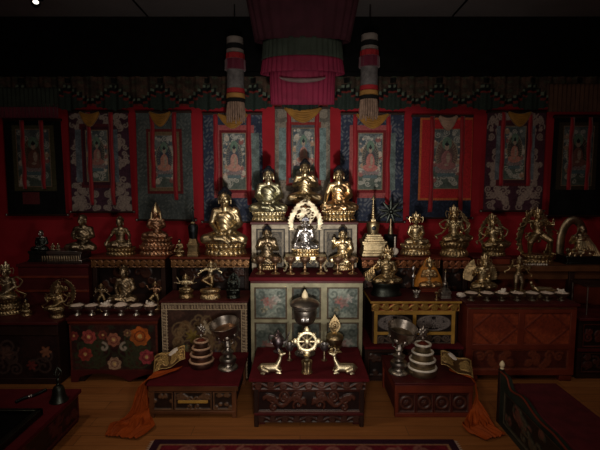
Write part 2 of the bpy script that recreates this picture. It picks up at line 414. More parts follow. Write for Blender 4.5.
# -- centre offering cabinet
yf=3.36; z=.878; x0=X_(250.5,279,yf); x1=X_(363,279,yf); yb=3.74; CC=(x0,x1,yf,yb,z)
t=thing('altar_cabinet','tall pale green cabinet with flower painted panels under a red top, in the middle','cabinet',((x0+x1)/2,yf,0))
obj('tabletop', MB().box(x0-.012,x1+.012,yf-.02,yb,z-.03,z), REDTOP, t, world=True, bevel=.005)
obj('cornice', MB().box(x0-.002,x1+.002,yf-.008,yb,z-.05,z-.03), MAROON, t, world=True, bevel=.004)
obj('body', MB().box(x0+.005,x1-.005,yf+.016,yb,0,z-.05), GREYPT, t, world=True)
mb=MB(); zt=z-.05; zr=Z_(321,yf); zr2=.22
xs=[x0,X_(287,300,yf),X_(292,300,yf),X_(321,300,yf),X_(327,300,yf),x1]; s=.028
mb.box(x0,x0+s,yf-.002,yf+.018,0,zt); mb.box(x1-s,x1,yf-.002,yf+.018,0,zt)
for a,b_ in ((x0,x1),): 
    mb.box(a,b_,yf-.0015,yf+.018,zt-.035,zt); mb.box(a,b_,yf-.0015,yf+.018,zr-.013,zr+.013); mb.box(a,b_,yf-.0015,yf+.018,.0,.1)
mb.box(xs[1],xs[2],yf-.001,yf+.018,0,zt); mb.box(xs[3],xs[4],yf-.001,yf+.018,0,zt)
obj('frame', mb, CREAM, t, world=True, bevel=.003)
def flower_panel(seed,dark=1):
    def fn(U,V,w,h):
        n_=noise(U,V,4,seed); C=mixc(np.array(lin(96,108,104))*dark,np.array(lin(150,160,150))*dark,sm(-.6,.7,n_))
        e=np.minimum(np.minimum(V,h-V),np.minimum(U,w-U)); C=mixc(C,np.broadcast_to(lin(86,70,54),C.shape),1-sm(.010,.016,e))
        cx,cy=w*.5,h*.52; a=np.arctan2(V-cy,U-cx); r=np.hypot(U-cx,(V-cy))
        for k,(dx,dy,R,c) in enumerate(((0,0,.055,lin(196,120,116)),(.045,.03,.04,lin(206,196,190)),(-.045,.02,.035,lin(176,70,60)),(.01,-.055,.035,lin(60,92,90)),(-.05,-.06,.03,lin(200,180,140)))):
            q=np.hypot(U-cx-dx,V-cy-dy)/R; aa=np.arctan2(V-cy-dy,U-cx-dx); f_=q<.75+.25*np.cos(5*aa+seed+k)
            C=mixc(C,np.broadcast_to(np.array(c)*dark,C.shape),f_*(.28+.25*sm(-.4,.5,noise(U,V,9,k))))
        c=[spiral(w*.25,h*.25,.05,1.2,1+seed,1),spiral(w*.78,h*.3,.05,1.2,2,-1),spiral(w*.2,h*.78,.045,1.2,3,1),spiral(w*.8,h*.8,.045,1.2,seed,-1)]
        C=mixc(C,np.broadcast_to(np.array(lin(70,84,78))*dark,C.shape),.7*ridge(dist(U,V,c),.009))
        return 0*U,C
    return fn
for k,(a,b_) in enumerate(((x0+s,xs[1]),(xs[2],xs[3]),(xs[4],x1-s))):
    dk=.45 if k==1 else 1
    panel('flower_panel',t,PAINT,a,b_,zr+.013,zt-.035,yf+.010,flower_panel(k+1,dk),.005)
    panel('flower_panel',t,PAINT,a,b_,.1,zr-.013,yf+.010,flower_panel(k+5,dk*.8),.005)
# -- niche cabinet behind, under the three buddhas
yf=3.78; z=Z_(222,yf); x0=X_(251.5,222,yf); x1=X_(357,222,yf); yb=4.45; NC=(x0,x1,yf,yb,z)
t=thing('altar_cabinet','grey painted framed cabinet at the back with three seated buddhas on top','cabinet',((x0+x1)/2,yf,0))
obj('tabletop', MB().box(x0-.012,x1+.012,yf-.012,yb,z-.022,z), MAROON, t, world=True, bevel=.004)
obj('body', MB().box(x0+.006,x1-.006,yf+.018,yb-.01,0,z-.022), GREYPT, t, world=True)
PALEFR=matte('pale_painted_frame', lin(166,156,138), .65,.4,25,.25)
mb=MB(); s=.04
mb.box(x0,x0+s,yf,yf+.02,0,z-.022); mb.box(x1-s,x1,yf,yf+.02,0,z-.022); mb.box(x0,x1,yf+.0005,yf+.02,z-.06,z-.022); mb.box(x0,x1,yf+.0005,yf+.02,.7,.8)
for q in (1/3,2/3): mb.box(x0+(x1-x0)*q-.015,x0+(x1-x0)*q+.015,yf+.001,yf+.02,.8,z-.06)
obj('frame', mb, PALEFR, t, world=True, bevel=.003)
def damask(lo,hi,bd,seed):
    def fn(U,V,w,h):
        c=mirror(scrolls(w/2,h,12,seed,r=(.16,.4)),w/2); k=ridge(dist(U,V,c),.008); e=np.minimum(np.minimum(V,h-V),np.minimum(U,w-U))
        C=mixc(lo,hi,k); C=mixc(C,np.broadcast_to(bd,C.shape),(e>.012)&(e<.026)); return .003*k,C
    return fn
xe=[x0+s,x0+(x1-x0)/3-.015,x0+(x1-x0)/3+.015,x0+(x1-x0)*2/3-.015,x0+(x1-x0)*2/3+.015,x1-s]
for k in range(3): panel('damask_panel',t,PAINT,xe[2*k],xe[2*k+1],.8,z-.06,yf+.012,damask(lin(62,58,54),lin(104,96,84),lin(136,126,110),20+k),.005)
# -- carved shelves
def carved_shelf(label,px0,px1,pyt,yf,yb,lo,hi,nv,zt=None,fh=.075):
    x0,z,_=at_y(px0,pyt,yf); x1=X_(px1,pyt,yf); z=zt or z
    t=thing('carved_shelf',label,'shelf',((x0+x1)/2,yf,0))
    obj('shelf_board', MB().box(x0-.01,x1+.01,yf-.012,yb,z-.02,z), RBWOOD, t, world=True, bevel=.004)
    obj('carcass', MB().box(x0+.004,x1-.004,yf+.012,yb-.01,z-.02-fh,z-.02).box(x0+.03,x1-.03,yf+.10,yb-.01,.06,z-.02-fh), DKWOOD, t, world=True)
    panel('carved_frieze',t,GILTCV,x0,x1,z-.02-fh,z-.02,yf+.004,fr_frieze(nv,lo,hi,wd=.009,dep=.009),.0045)
    def fn(U,V,w,h):
        k=ridge(dist(U,V,mirror(scrolls(w/2,h,9,nv,r=(.08,.2)),w/2)),.012); return .006*k,mixc(lin(30,15,13),lin(78,44,32),k)
    panel('back_panel',t,CARVE,x0+.03,x1-.03,z-.36,z-.02-fh,yf+.092,fn,.006)
    legs4('post',t,DKWOOD,x0+.004,x1-.004,yf+.008,yb-.012,0,z-.02-fh,.04)
    return x0,x1,z
S1=carved_shelf('carved brown shelf at the left under the lama with the pointed hat',91,165,257,3.92,4.5,lin(58,32,22),lin(146,100,62),12)
S2=carved_shelf('carved shelf with bright gilt frieze under the large golden buddha, left of centre',171,249,257,3.92,4.5,lin(58,30,20),lin(160,116,74),13)
S3=carved_shelf('carved shelf with dark gilt frieze at the right of the centre, under the golden stupa',362,440,257.5,3.92,4.5,lin(60,28,20),lin(150,94,56),12)
S4=carved_shelf('narrow carved shelf right of centre under the winged ornate deity',443,469,258,3.92,4.5,lin(58,26,20),lin(160,96,66),4)
ZS=S1[2]
# -- dragon painted chest under the dancing figure
yf=3.42; x0,z,_=at_y(161,300.5,yf); x1=X_(247,300.5,yf); yb=3.76; DC=(x0,x1,yf,yb,z)
t=thing('painted_chest','dark chest with pale fretwork border and faded dragon painting, left of centre','chest',((x0+x1)/2,yf,0))
obj('tabletop', MB().box(x0-.01,x1+.01,yf-.014,yb,z-.016,z), MAROON, t, world=True, bevel=.003)
obj('body', MB().box(x0,x1,yf+.012,yb,0,z-.016), DKWOOD, t, world=True)
def fret(U,V,w,h):
    s=.026; L_=np.where(w>h,U,V); Wd=np.where(w>h,V,U); p=(L_%s)/s; q=Wd/min(w,h)
    k=((p>.15)&(p<.4)&(q>.2))|((q>.68)&(q<.9))|((p>.55)&(p<.8)&(q<.62)&(q>.12))|(q<.1); k=k*1.0
    return .003*k, mixc(lin(70,48,40),lin(196,176,146),k)
bz=.062
panel('fret_border',t,PAINT,x0,x1,z-.016-bz,z-.016,yf+.006,fret,.004)
panel('fret_border',t,PAINT,x0,x0+.05,.02,z-.016-bz,yf+.006,fret,.004)
panel('fret_border',t,PAINT,x1-.05,x1,.02,z-.016-bz,yf+.006,fret,.004)
def dragonpaint(U,V,w,h):
    C=mixc(lin(58,38,32),lin(84,58,48),sm(-.5,.6,noise(U,V,4,2)))
    s=np.linspace(0,1,200); c=[np.stack([w*(.12+.76*s),h*(.55+.25*np.sin(s*10))],1)]
    k=ridge(dist(U,V,c),.03); C=mixc(C,np.broadcast_to(lin(126,96,62),C.shape),k*.8)
    c=scrolls(w,h,34,7,r=(.07,.15)); k2=ridge(dist(U,V,c),.009); C=mixc(C,np.broadcast_to(lin(138,116,84),C.shape),k2*.7)
    for (cx,cy,R,c_) in ((.52,.74,.065,lin(206,190,158)),(.33,.62,.06,lin(134,116,48)),(.22,.45,.04,lin(98,104,76)),(.72,.6,.06,lin(110,84,92)),(.42,.3,.05,lin(120,70,56)),(.66,.35,.05,lin(92,92,100))):
        q=np.hypot(U-cx*w,V-cy*h)/R; a=np.arctan2(V-cy*h,U-cx*w); C=mixc(C,np.broadcast_to(c_,C.shape),(q<.7+.3*np.cos(7*a))*.8)
    return .002*k,C
panel('dragon_painting',t,PAINT,x0+.05,x1-.05,.02,z-.016-bz,yf+.006,dragonpaint,.005)
# -- floral chest, left
yf=3.39; x0,z,_=at_y(68,318,yf); x1=X_(157,318,yf); yb=3.86; FC=(x0,x1,yf,yb,z)
t=thing('painted_chest','dark chest painted with pink and orange flowers, under a row of offering bowls','chest',((x0+x1)/2,yf,0))
obj('tabletop', MB().box(x0-.012,x1+.012,yf-.016,yb,z-.02,z), MAROON, t, world=True, bevel=.003)
obj('body', MB().box(x0,x1,yf+.012,yb,.09,z-.02).box(x0,x0+.1,yf+.02,yb,0,.09).box(x1-.1,x1,yf+.02,yb,0,.09), DKWOOD, t, world=True)
obj('cornice', MB().box(x0-.004,x1+.004,yf-.006,yf+.02,z-.045,z-.02), RBWOOD, t, world=True, bevel=.004)
FL=[(.22,.72,.062,lin(190,84,80)),(.80,.73,.085,lin(216,112,44)),(.50,.66,.06,lin(190,120,96)),(.17,.36,.06,lin(180,66,60)),(.87,.30,.065,lin(196,74,88)),(.38,.76,.04,lin(150,70,60)),(.66,.80,.035,lin(160,120,90)),(.5,.16,.06,lin(196,160,132)),(.05,.74,.04,lin(150,60,56))]
def floral(U,V,w,h):
    C=mixc(lin(44,22,20),lin(70,36,30),sm(-.5,.6,noise(U,V,3,5)))
    c=mirror(scrolls(w/2,h,12,3,r=(.14,.26)),w/2); C=mixc(C,np.broadcast_to(lin(60,70,46),C.shape),ridge(dist(U,V,c),.010)*.8)
    L_=sm(.2,.5,noise(U,V,11,1)); C=mixc(C,np.broadcast_to(lin(52,58,44),C.shape),L_*.6)
    for sx in (-1,1): C=mixc(C,np.broadcast_to(lin(190,176,160),C.shape),ridge(dist(U,V,[spiral(w*(.5+sx*.12),h*.5,.04,.8,PI/2,sx)]),.012)*.7)
    for cx,cy,R,cc in FL:
        q=np.hypot(U-cx*w,V-cy*h)/R; a=np.arctan2(V-cy*h,U-cx*w); f_=q<.92+.08*np.cos(7*a+cx*9)
        C=mixc(C,np.broadcast_to(cc,C.shape),f_*(.5+.35*sm(-.4,.5,noise(U,V,8,2)))); C=mixc(C,np.broadcast_to(lin(96,36,30),C.shape),((q>.42)&(q<.55))*.7*f_); C=mixc(C,np.broadcast_to(lin(226,190,120),C.shape),(q<.22)*.8)
    e=np.minimum(np.minimum(V,h-V),np.minimum(U,w-U)); C=mixc(C,np.broadcast_to(lin(92,40,30),C.shape),1-sm(.012,.018,e)); return 0*U,C
panel('flower_painting',t,PAINT,x0+.002,x1-.002,.09,z-.045,yf+.006,floral,.0045)
poly=[(x0,.10)]+[(x0+(x1-x0)*i/40,.0+.075*abs(math.sin(PI*i/40*1.5))**.7*(1 if 3<i<37 else .0)) for i in range(41)]+[(x1,.10)]
obj('scalloped_skirt', MB().prism(poly,yf+.002,yf+.014), MAROON, t, world=True)
# -- far left dark chest
yf=3.36; x0=X_(-40,322,yf); x1,z,_=at_y(57.5,322,yf); yb=3.84; LC=(x0,x1,yf,yb,z)
t=thing('painted_chest','dark faded chest at the far left below the crowned deity','chest',((x0+x1)/2,yf,0))
obj('tabletop', MB().box(x0-.012,x1+.012,yf-.016,yb,z-.02,z), MAROON, t, world=True, bevel=.003)
obj('body', MB().box(x0,x1,yf+.012,yb,.0,z-.02), DKWOOD, t, world=True)
obj('drawer_rail', MB().box(x0,x1,yf-.002,yf+.014,z-.11,z-.02), DKWOOD, t, world=True, bevel=.004)
def faded(U,V,w,h):
    C=mixc(lin(34,16,16),lin(50,26,24),sm(-.5,.6,noise(U,V,3,8))); c=scrolls(w,h,16,9,r=(.14,.26)); k=ridge(dist(U,V,c),.011)
    C=mixc(C,np.broadcast_to(lin(84,66,60),C.shape),k*.7)
    for cx,cy,R,cc in ((.88,.62,.05,lin(150,96,70)),(.72,.3,.045,lin(120,50,46)),(.45,.6,.06,lin(100,70,60)),(.2,.4,.06,lin(96,60,50))):
        q=np.hypot(U-cx*w,V-cy*h)/R; a=np.arctan2(V-cy*h,U-cx*w); C=mixc(C,np.broadcast_to(cc,C.shape),(q<.8+.2*np.cos(6*a))*.8)
    return .003*k,C
panel('faded_painting',t,PAINT,x0+.02,x1-.02,.05,z-.115,yf+.006,faded,.006)
obj('plinth', MB().box(x0,x1,yf-.004,yf+.02,0,.05), DKWOOD, t, world=True, bevel=.004)
# -- dark red chest behind on the left
yf=3.9; x0,z,_=at_y(18,264,yf); x1=X_(88,264,yf); yb=4.5; BL=(x0,x1,yf,yb,z)
t=thing('dark_chest','plain dark red chest behind the far left statues, under the stout seated lama','chest',((x0+x1)/2,yf,0))
obj('lid', MB().box(x0-.012,x1+.012,yf-.014,yb,z-.025,z), MAROON, t, world=True, bevel=.004)
obj('body', MB().box(x0,x1,yf,yb-.01,0,z-.025), MAROON, t, world=True)
for zz in (z-.12,z-.25): obj('moulding', MB().box(x0-.004,x1+.004,yf-.01,yf+.005,zz-.012,zz+.012), RBWOOD, t, world=True, bevel=.004)
# -- red topped chest on the right and gold cabinet standing on it
yf=3.41; x0,z,_=at_y(365,346.5,yf); x1=X_(463,346.5,yf); yb=3.9; RC=(x0,x1,yf,yb,z)
t=thing('dark_chest','low dark chest with red top holding the gold framed cabinet','chest',((x0+x1)/2,yf,0))
obj('lid', MB().box(x0-.006,x1+.004,yf-.012,yb,z-.02,z), REDTOP, t, world=True, bevel=.003)
obj('body', MB().box(x0,x1,yf+.01,yb-.01,0,z-.02), DKWOOD, t, world=True)
n4=(x1-x0-.04)/3
for i in range(3): panel('carved_panel',t,CARVE,x0+.02+i*n4+.006,x0+.02+(i+1)*n4-.006,.05,z-.04,yf+.004,scroll_panel(lin(24,14,12),lin(70,44,34),5,30+i,wd=.009),.006)
yf=3.47; zb=z; x0,z,_=at_y(371.5,301,yf); x1=X_(460,301,yf); yb=3.9; GC=(x0,x1,yf,yb,z)
t=thing('small_cabinet','gold framed cabinet with oval carved panels, right of centre','cabinet',((x0+x1)/2,yf,zb))
obj('tabletop', MB().box(x0-.012,x1+.012,yf-.014,yb-.005,z-.018,z), GOLDPT, t, world=True, bevel=.004)
obj('top_cloth', MB().box(x0-.006,x1+.006,yf-.006,yb-.008,z,z+.003), MAROON, t, world=True)
obj('body', MB().box(x0+.012,x1-.012,yf+.02,yb-.01,zb,z-.018), DKWOOD, t, world=True)
panel('carved_frieze',t,GILTCV,x0+.002,x1-.002,z-.085,z-.018,yf+.006,fr_frieze(9,lin(128,40,26),lin(190,150,76),wd=.011,dep=.006),.004)
xa,xb=X_(374,325,yf),X_(455,325,yf); zm=Z_(333,yf); mb=MB(); s=.028
for xx in (xa,xb-s): mb.box(xx,xx+s,yf-.002,yf+.022,zb,z-.085)
mb.box((xa+xb)/2-.014,(xa+xb)/2+.014,yf-.001,yf+.022,zm,z-.085); mb.box(xa,xb,yf-.0015,yf+.022,zm-.016,zm+.008); mb.box(xa,xb,yf-.0015,yf+.022,z-.115,z-.085)
obj('frame', mb, GOLDPT, t, world=True, bevel=.003)
def oval(U,V,w,h):
    q=np.hypot((U-w/2)/(w*.44),(V-h/2)/(h*.42)); c=mirror(scrolls(w/2,h,10,41,r=(.12,.25)),w/2); k=ridge(dist(U,V,c),.007)*(q<1)
    k=np.maximum(k,ridge((q-1.0)*.05,.006)); return .006*k, mixc(lin(30,20,22),lin(128,120,118),k)
for a,b_ in ((xa+s,(xa+xb)/2-.014),((xa+xb)/2+.014,xb-s)):
    panel('oval_panel',t,PAINT,a,b_,zm+.008,z-.115,yf+.012,oval,.004)
    panel('lower_panel',t,PAINT,a,b_,zb+.002,zm-.016,yf+.012,fr_frieze(4,lin(26,18,20),lin(96,80,70),wd=.008),.004)
# -- big red chest, right
yf=3.41; x0,z,_=at_y(467.5,303.5,yf); x1=X_(577.5,303.5,yf); yb=3.82; BR=(x0,x1,yf,yb,z)
t=thing('sideboard','wide red-brown sideboard at the right with two upper panels and bowls on top','sideboard',((x0+x1)/2,yf,0))
obj('tabletop', MB().box(x0-.015,x1+.015,yf-.018,yb,z-.022,z), MAROON, t, world=True, bevel=.004)
obj('body', MB().box(x0,x1,yf+.014,yb-.01,.05,z-.022), RBWOOD, t, world=True)
zm=Z_(347,yf); mb=MB(); s=.05; zt=z-.022
mb.box(x0,x0+s,yf-.002,yf+.016,.05,zt); mb.box(x1-s,x1,yf-.002,yf+.016,.05,zt); mb.box(x0,x1,yf-.0015,yf+.016,zt-.06,zt); mb.box(x0,x1,yf-.0015,yf+.016,zm-.025,zm+.025); mb.box(x0,x1,yf-.0015,yf+.016,.05,.1)
mb.box((x0+x1)/2-.025,(x0+x1)/2+.025,yf-.001,yf+.016,zm,zt)
obj('frame', mb, RBWOOD, t, world=True, bevel=.005)
def diamond(U,V,w,h):
    q=abs(U-w/2)/(w*.48)+abs(V-h/2)/(h*.48)*.8; k=ridge((q-1)*.08,.006); n_=sm(-.5,.6,noise(U,V,3,3)); return .003*k,mixc(mixc(lin(122,48,28),lin(150,66,38),n_),np.broadcast_to(lin(104,42,28),U.shape+(3,)),k)
for a,b_ in ((x0+s,(x0+x1)/2-.025),((x0+x1)/2+.025,x1-s)): panel('upper_panel',t,PAINT,a,b_,zm+.025,zt-.06,yf+.008,diamond,.006)
panel('lower_panel',t,PAINT,x0+s,x1-s,.1,zm-.025,yf+.008,scroll_panel(lin(80,32,22),lin(116,56,36),9,44,wd=.012,dep=.004),.006)
obj('gilt_line', MB().box(x0+.01,x1-.01,yf-.006,yf,zt-.02,zt-.012), BRASS, t, world=True)
for xx in (x0+.01,x1-.11): obj('foot', MB().prism([(xx,0),(xx+.1,0),(xx+.1,.05),(xx,.05)],yf+.005,yb-.02), RBWOOD, t, world=True, bevel=.008)
# -- wooden shelf table behind, right
yf=3.9; x0,z,_=at_y(470,266,yf); x1=X_(625,266,yf); yb=4.5; ST=(x0,x1,yf,yb,z)
t=thing('side_table','long plain brown wooden table at the back right carrying the flame-haloed deity','table',((x0+x1)/2,yf,0))
obj('tabletop', MB().box(x0,x1,yf-.01,yb,z-.05,z), BRWOOD, t, world=True, bevel=.005)
obj('apron', MB().box(x0+.02,x1-.02,yf+.03,yb-.03,z-.13,z-.05), BRWOOD, t, world=True, bevel=.003)
obj('lower_cupboard', MB().box(x0+.05,x1-.05,yf+.12,yb-.04,.02,z-.13), RBWOOD, t, world=True)
legs4('leg',t,DKWOOD,x0+.02,x1-.02,yf+.01,yb-.03,0,z-.05,.05)
xx=X_(572,285,yf); obj('leg',MB().box(xx-.025,xx+.025,yf+.01,yf+.06,0,z-.05),DKWOOD,t,world=True,bevel=.003)
# -- far right dark chest
yf=3.45; x0,z,_=at_y(580,318,yf); x1=X_(640,318,yf); yb=3.84
t=thing('dark_chest','dark red chest cut off by the right edge beside the sideboard','chest',((x0+x1)/2,yf,0))
obj('lid', MB().box(x0-.01,x1+.01,yf-.012,yb,z-.022,z), MAROON, t, world=True, bevel=.003)
obj('body', MB().box(x0,x1,yf+.01,yb-.01,0,z-.022), DKWOOD, t, world=True)
obj('moulding', MB().box(x0-.004,x1,yf,yf+.014,z*.45,z*.5), MAROON, t, world=True, bevel=.003)
panel('carved_panel',t,CARVE,x0+.03,x1-.03,.06,z*.43,yf+.004,scroll_panel(lin(26,12,12),lin(74,40,34),5,50,wd=.01),.006)
panel('carved_panel',t,CARVE,x0+.03,x1-.03,z*.53,z-.05,yf+.004,scroll_panel(lin(26,12,12),lin(90,40,34),5,51,wd=.01),.006)
# small metal-framed stand on the far right chest
sx=X_(587,300,3.55); t=thing('metal_stand','thin metal rod stand on the dark chest at the right edge','stand',(sx,3.55,z))
zt=Z_(287,3.55)
for a in (0,.30):
    obj('leg', MB().tube([(sx+a,3.55,z),(sx+a,3.55,zt)],.006), DSILV, t, world=True); obj('leg', MB().tube([(sx+a,3.75,z),(sx+a,3.75,zt)],.006), DSILV, t, world=True)
obj('top_plate', MB().box(sx-.02,sx+.32,3.535,3.765,zt,zt+.014), DKWOOD, t, world=True, bevel=.003)
# -- low table bottom left with dark tray, and carved daybed bottom right
x1=-1.485; z=.22; yf,yb=1.5,2.83; x0=-2.3
t=thing('low_table','low dark table with red top in the lower left corner','table',((x0+x1)/2,(yf+yb)/2,0))
obj('tabletop', MB().box(x0,x1,yf,yb,z-.025,z), REDTOP, t, world=True, bevel=.004)
obj('body', MB().box(x0+.02,x1-.02,yf+.02,yb-.02,0,z-.025), MAROON, t, world=True)
g=grid(yf+.03,yb-.03,.03,z-.03,0,90,24,scroll_panel(lin(40,14,16),lin(88,34,36),12,60,wd=.012))
c=g[0].copy(); g[0][:,0]=x1-.016-c[:,1]; g[0][:,1]=c[:,0]; g[0][:,2]=c[:,2]
obj('carved_side',gmesh('carved_side',g),CARVE,t,world=True,smooth='all')
t2=thing('tray','black lacquer tray with raised green-black rim on the lower left table','tray',(-1.95,2.05,z))
obj('tray_base', MB().box(-2.25,-1.56,1.55,2.5,z,z+.015), BLACKP, t2, world=True, bevel=.003)
mb=MB(); mb.box(-1.585,-1.55,1.55,2.5,z,z+.04); mb.box(-2.25,-1.55,2.47,2.5,z,z+.04); mb.box(-2.25,-2.22,1.55,2.5,z,z+.04); mb.box(-2.25,-1.55,1.55,1.58,z,z+.04)
obj('rim', mb, VERD, t2, world=True, bevel=.004)
x0,x1,yf,yb=1.335,1.71,1.4,2.8
t=thing('daybed','dark low daybed with carved side board in the lower right corner','bench',((x0+x1)/2,(yf+yb)/2,0))
obj('bench_base', MB().box(x0+.03,x1,yf,yb,.06,.25), DKWOOD, t, world=True, bevel=.004)
legs4('leg',t,DKWOOD,x0+.03,x1,yf,yb,0,.06,.06)
n=60; top=[]
for i in range(n+1):
    s=i/n; y=yb-(yb-yf)*s; q=(yb-y)
    zz=.36 if q<.10 else (.36-.06*sm(.10,.16,q)+.025*math.exp(-((q-.30)/.08)**2)-.03*sm(.35,.6,q)+.02*math.exp(-((q-.62)/.1)**2))
    top.append((y,zz))
mb=MB(); poly=[(yb,0)]+top+[(yf,0)]; k=len(poly)
mb.add([(x0,a,b_) for a,b_ in poly]+[(x0+.03,a,b_) for a,b_ in poly],[tuple(range(k)),tuple(reversed(range(k,2*k)))]+[(i,i+k,(i+1)%k+k,(i+1)%k) for i in range(k)])
obj('side_board', mb, matte('green_black_paint',lin(40,46,40),.55,.4,8,.15), t, world=True)
g=grid(yf+.02,yb-.1,.05,.26,0,120,24,scroll_panel(lin(26,30,26),lin(84,80,66),14,61,wd=.011,hi2=lin(130,56,54)))
c=g[0].copy(); g[0][:,0]=x0-.001+c[:,1]; g[0][:,1]=c[:,0]; g[0][:,2]=c[:,2]
obj('side_carving',gmesh('side_carving',g),CARVE,t,world=True,smooth='all')
mb=MB(); mb.tube([(x0+.001,a,b_+.002) for a,b_ in top],.006); obj('top_edge',mb,RBWOOD,t,world=True)
obj('mat', MB().box(x0+.035,x1-.01,yf+.01,yb-.03,.25,.29), matte('red_mat',lin(84,22,30),.95,.3,14,.4), t, world=True, bevel=.008)
pz=Z_(372,2.78); p=obj('corner_post', MB().box(x0-.004,x0+.03,2.775,2.81,0,.375), DKWOOD, t, world=True, bevel=.004)
px_=x0+.013; obj('finial', MB().lathe([(.008,.375),(.014,.38),(.009,.388),(.016,.398),(.018,.41),(.011,.424),(.003,.434)],14,c=(px_,2.79,0)), IVORY, p, world=True)
# -- rug
x0=on_z(155,441,0)[0]; x1=on_z(453,441,0)[0]; yb=2.58; yf=1.35
def rugfn(U,V,w,h):
    e=np.minimum(np.minimum(V,h-V),np.minimum(U,w-U)); C=mixc(lin(96,20,34),lin(116,28,42),sm(-.5,.6,noise(U,V,3,1)))
    C=mixc(C,np.broadcast_to(lin(52,22,40),C.shape),(e<.05)*1.0); C=mixc(C,np.broadcast_to(lin(150,110,80),C.shape),((e>.05)&(e<.062))*1.0)
    c=[spiral(w*(.12+.095*i),h-.12,.05,1.5,i,(-1)**i) for i in range(9)]+scrolls(w,h*.8,14,70,r=(.08,.14)); C=mixc(C,np.broadcast_to(lin(150,100,90),C.shape),ridge(dist(U,V,c),.014)*.8); return .0*U,C
g=grid(x0,x1,yf,yb,0,220,110,rugfn); c=g[0].copy(); g[0][:,1]=c[:,2]; g[0][:,2]=.012
t=thing('rug','dark red patterned rug cut off by the bottom edge of the picture','rug',((x0+x1)/2,2,0))
obj('pile',gmesh('pile',g),CLOTH,t,world=True,smooth='all')
obj('backing',MB().box(x0,x1,yf,yb,0,.0115),MARSILK,t,world=True)
for sx,d in ((x0,-.03),(x1,.03)):
    v=[]; k=121
    for i in range(k): y=yf+(yb-yf)*i/(k-1); v+= [(sx,y,.006),(sx+d*(1 if i%2 else .35),y,.003)]
    obj('fringe',MB().add(v,[(2*i,2*i+1,2*i+3,2*i+2) for i in range(k-1)]),PALSILK,t,world=True)
# ------------------------------------------------------------------ figures (units: a seated figure is about 0.95 high; faces -Y)
def V3(*a): return Vector(a)
def lerp(a,b,t): return Vector(a)*(1-t)+Vector(b)*t
SEAT=dict(pelvis=(0,.0,.12),chest=(0,-.01,.46),neck=(0,0,.59),head=(0,-.025,.745),
  hip=[(-.11,-.02,.10),(.11,-.02,.10)],knee=[(-.40,-.17,.085),(.40,-.17,.085)],ankle=[(.10,-.30,.07),(-.10,-.31,.115)],toe=[(.24,-.26,.085),(-.22,-.24,.13)],
  sh=[(-.205,.0,.535),(.205,.0,.535)])
ARMS={'lap':([(-.29,.0,.33),(.29,.0,.33)],[(-.12,-.2,.2),(.12,-.2,.22)],[(.9,-.2,-.05),(-.9,-.2,-.05)]),
 'earth':([(-.31,-.02,.34),(.29,.0,.33)],[(-.34,-.22,.19),(.10,-.2,.21)],[(-.1,-.35,-.9),(-.9,-.2,0)]),
 'knees':([(-.34,-.02,.36),(.34,-.02,.36)],[(-.37,-.2,.21),(.37,-.2,.21)],[(-.15,-.6,-.7),(.15,-.6,-.7)]),
 'teach':([(-.30,-.03,.36),(.30,-.03,.36)],[(-.10,-.2,.42),(.11,-.2,.40)],[(.5,-.3,.7),(-.6,-.3,.5)]),
 'bless':([(-.32,-.02,.38),(.29,.0,.33)],[(-.27,-.2,.53),(.10,-.2,.22)],[(-.05,-.2,1),(-.9,-.2,.1)]),
 'hold':([(-.29,-.03,.36),(.29,-.03,.36)],[(-.13,-.22,.33),(.14,-.22,.30)],[(.6,-.6,.2),(-.6,-.6,.2)])}
def nx(p,k): return (p[0]*k,p[1],p[2])
def pose(arms='lap',**k):
    J=dict(SEAT); e,h,d=ARMS[arms]; J.update(elbow=[nx(p,.80) for p in e],hand=[nx(p,.86) for p in h],hdir=d); J.update(k)
    J['knee']=[nx(p,.73) for p in J['knee']]; J['sh']=[nx(p,.80) for p in J['sh']]; return J
HS=1.13
def about(mb,c,k=None):
    c=Vector(c); return mb.xf(Matrix.Translation(c)@Matrix.Scale(k or HS,4)@Matrix.Translation(-c))
def hand(mb,p,d,s):
    p=Vector(p); d=Vector(d).normalized(); x=d.cross(Vector((0,-.5,1))).normalized() if abs(d.z)<.85 else d.cross(Vector((0,1,0))).normalized()
    c=p+d*.045; R=Matrix((x,d.cross(x),d)).transposed()
    mb.ell(c,(.044,.022,.055),R,10,6)
    for i,l in enumerate((.062,.075,.07,.052)):
        b=p+d*.085+x*(i-1.5)*.021*s; q=b+d*l*.55+d.cross(x)*.004; mb.cap(b,q,.0125,.012,6); mb.cap(q,q+d*l*.45-d.cross(x)*.012*s,.012,.0095,6)
    b=p+d*.03-x*.034*s; mb.cap(b,b+d*.035-x*.028*s,.014,.013,6); mb.cap(b+d*.035-x*.028*s,b+d*.065-x*.03*s,.013,.010,6)
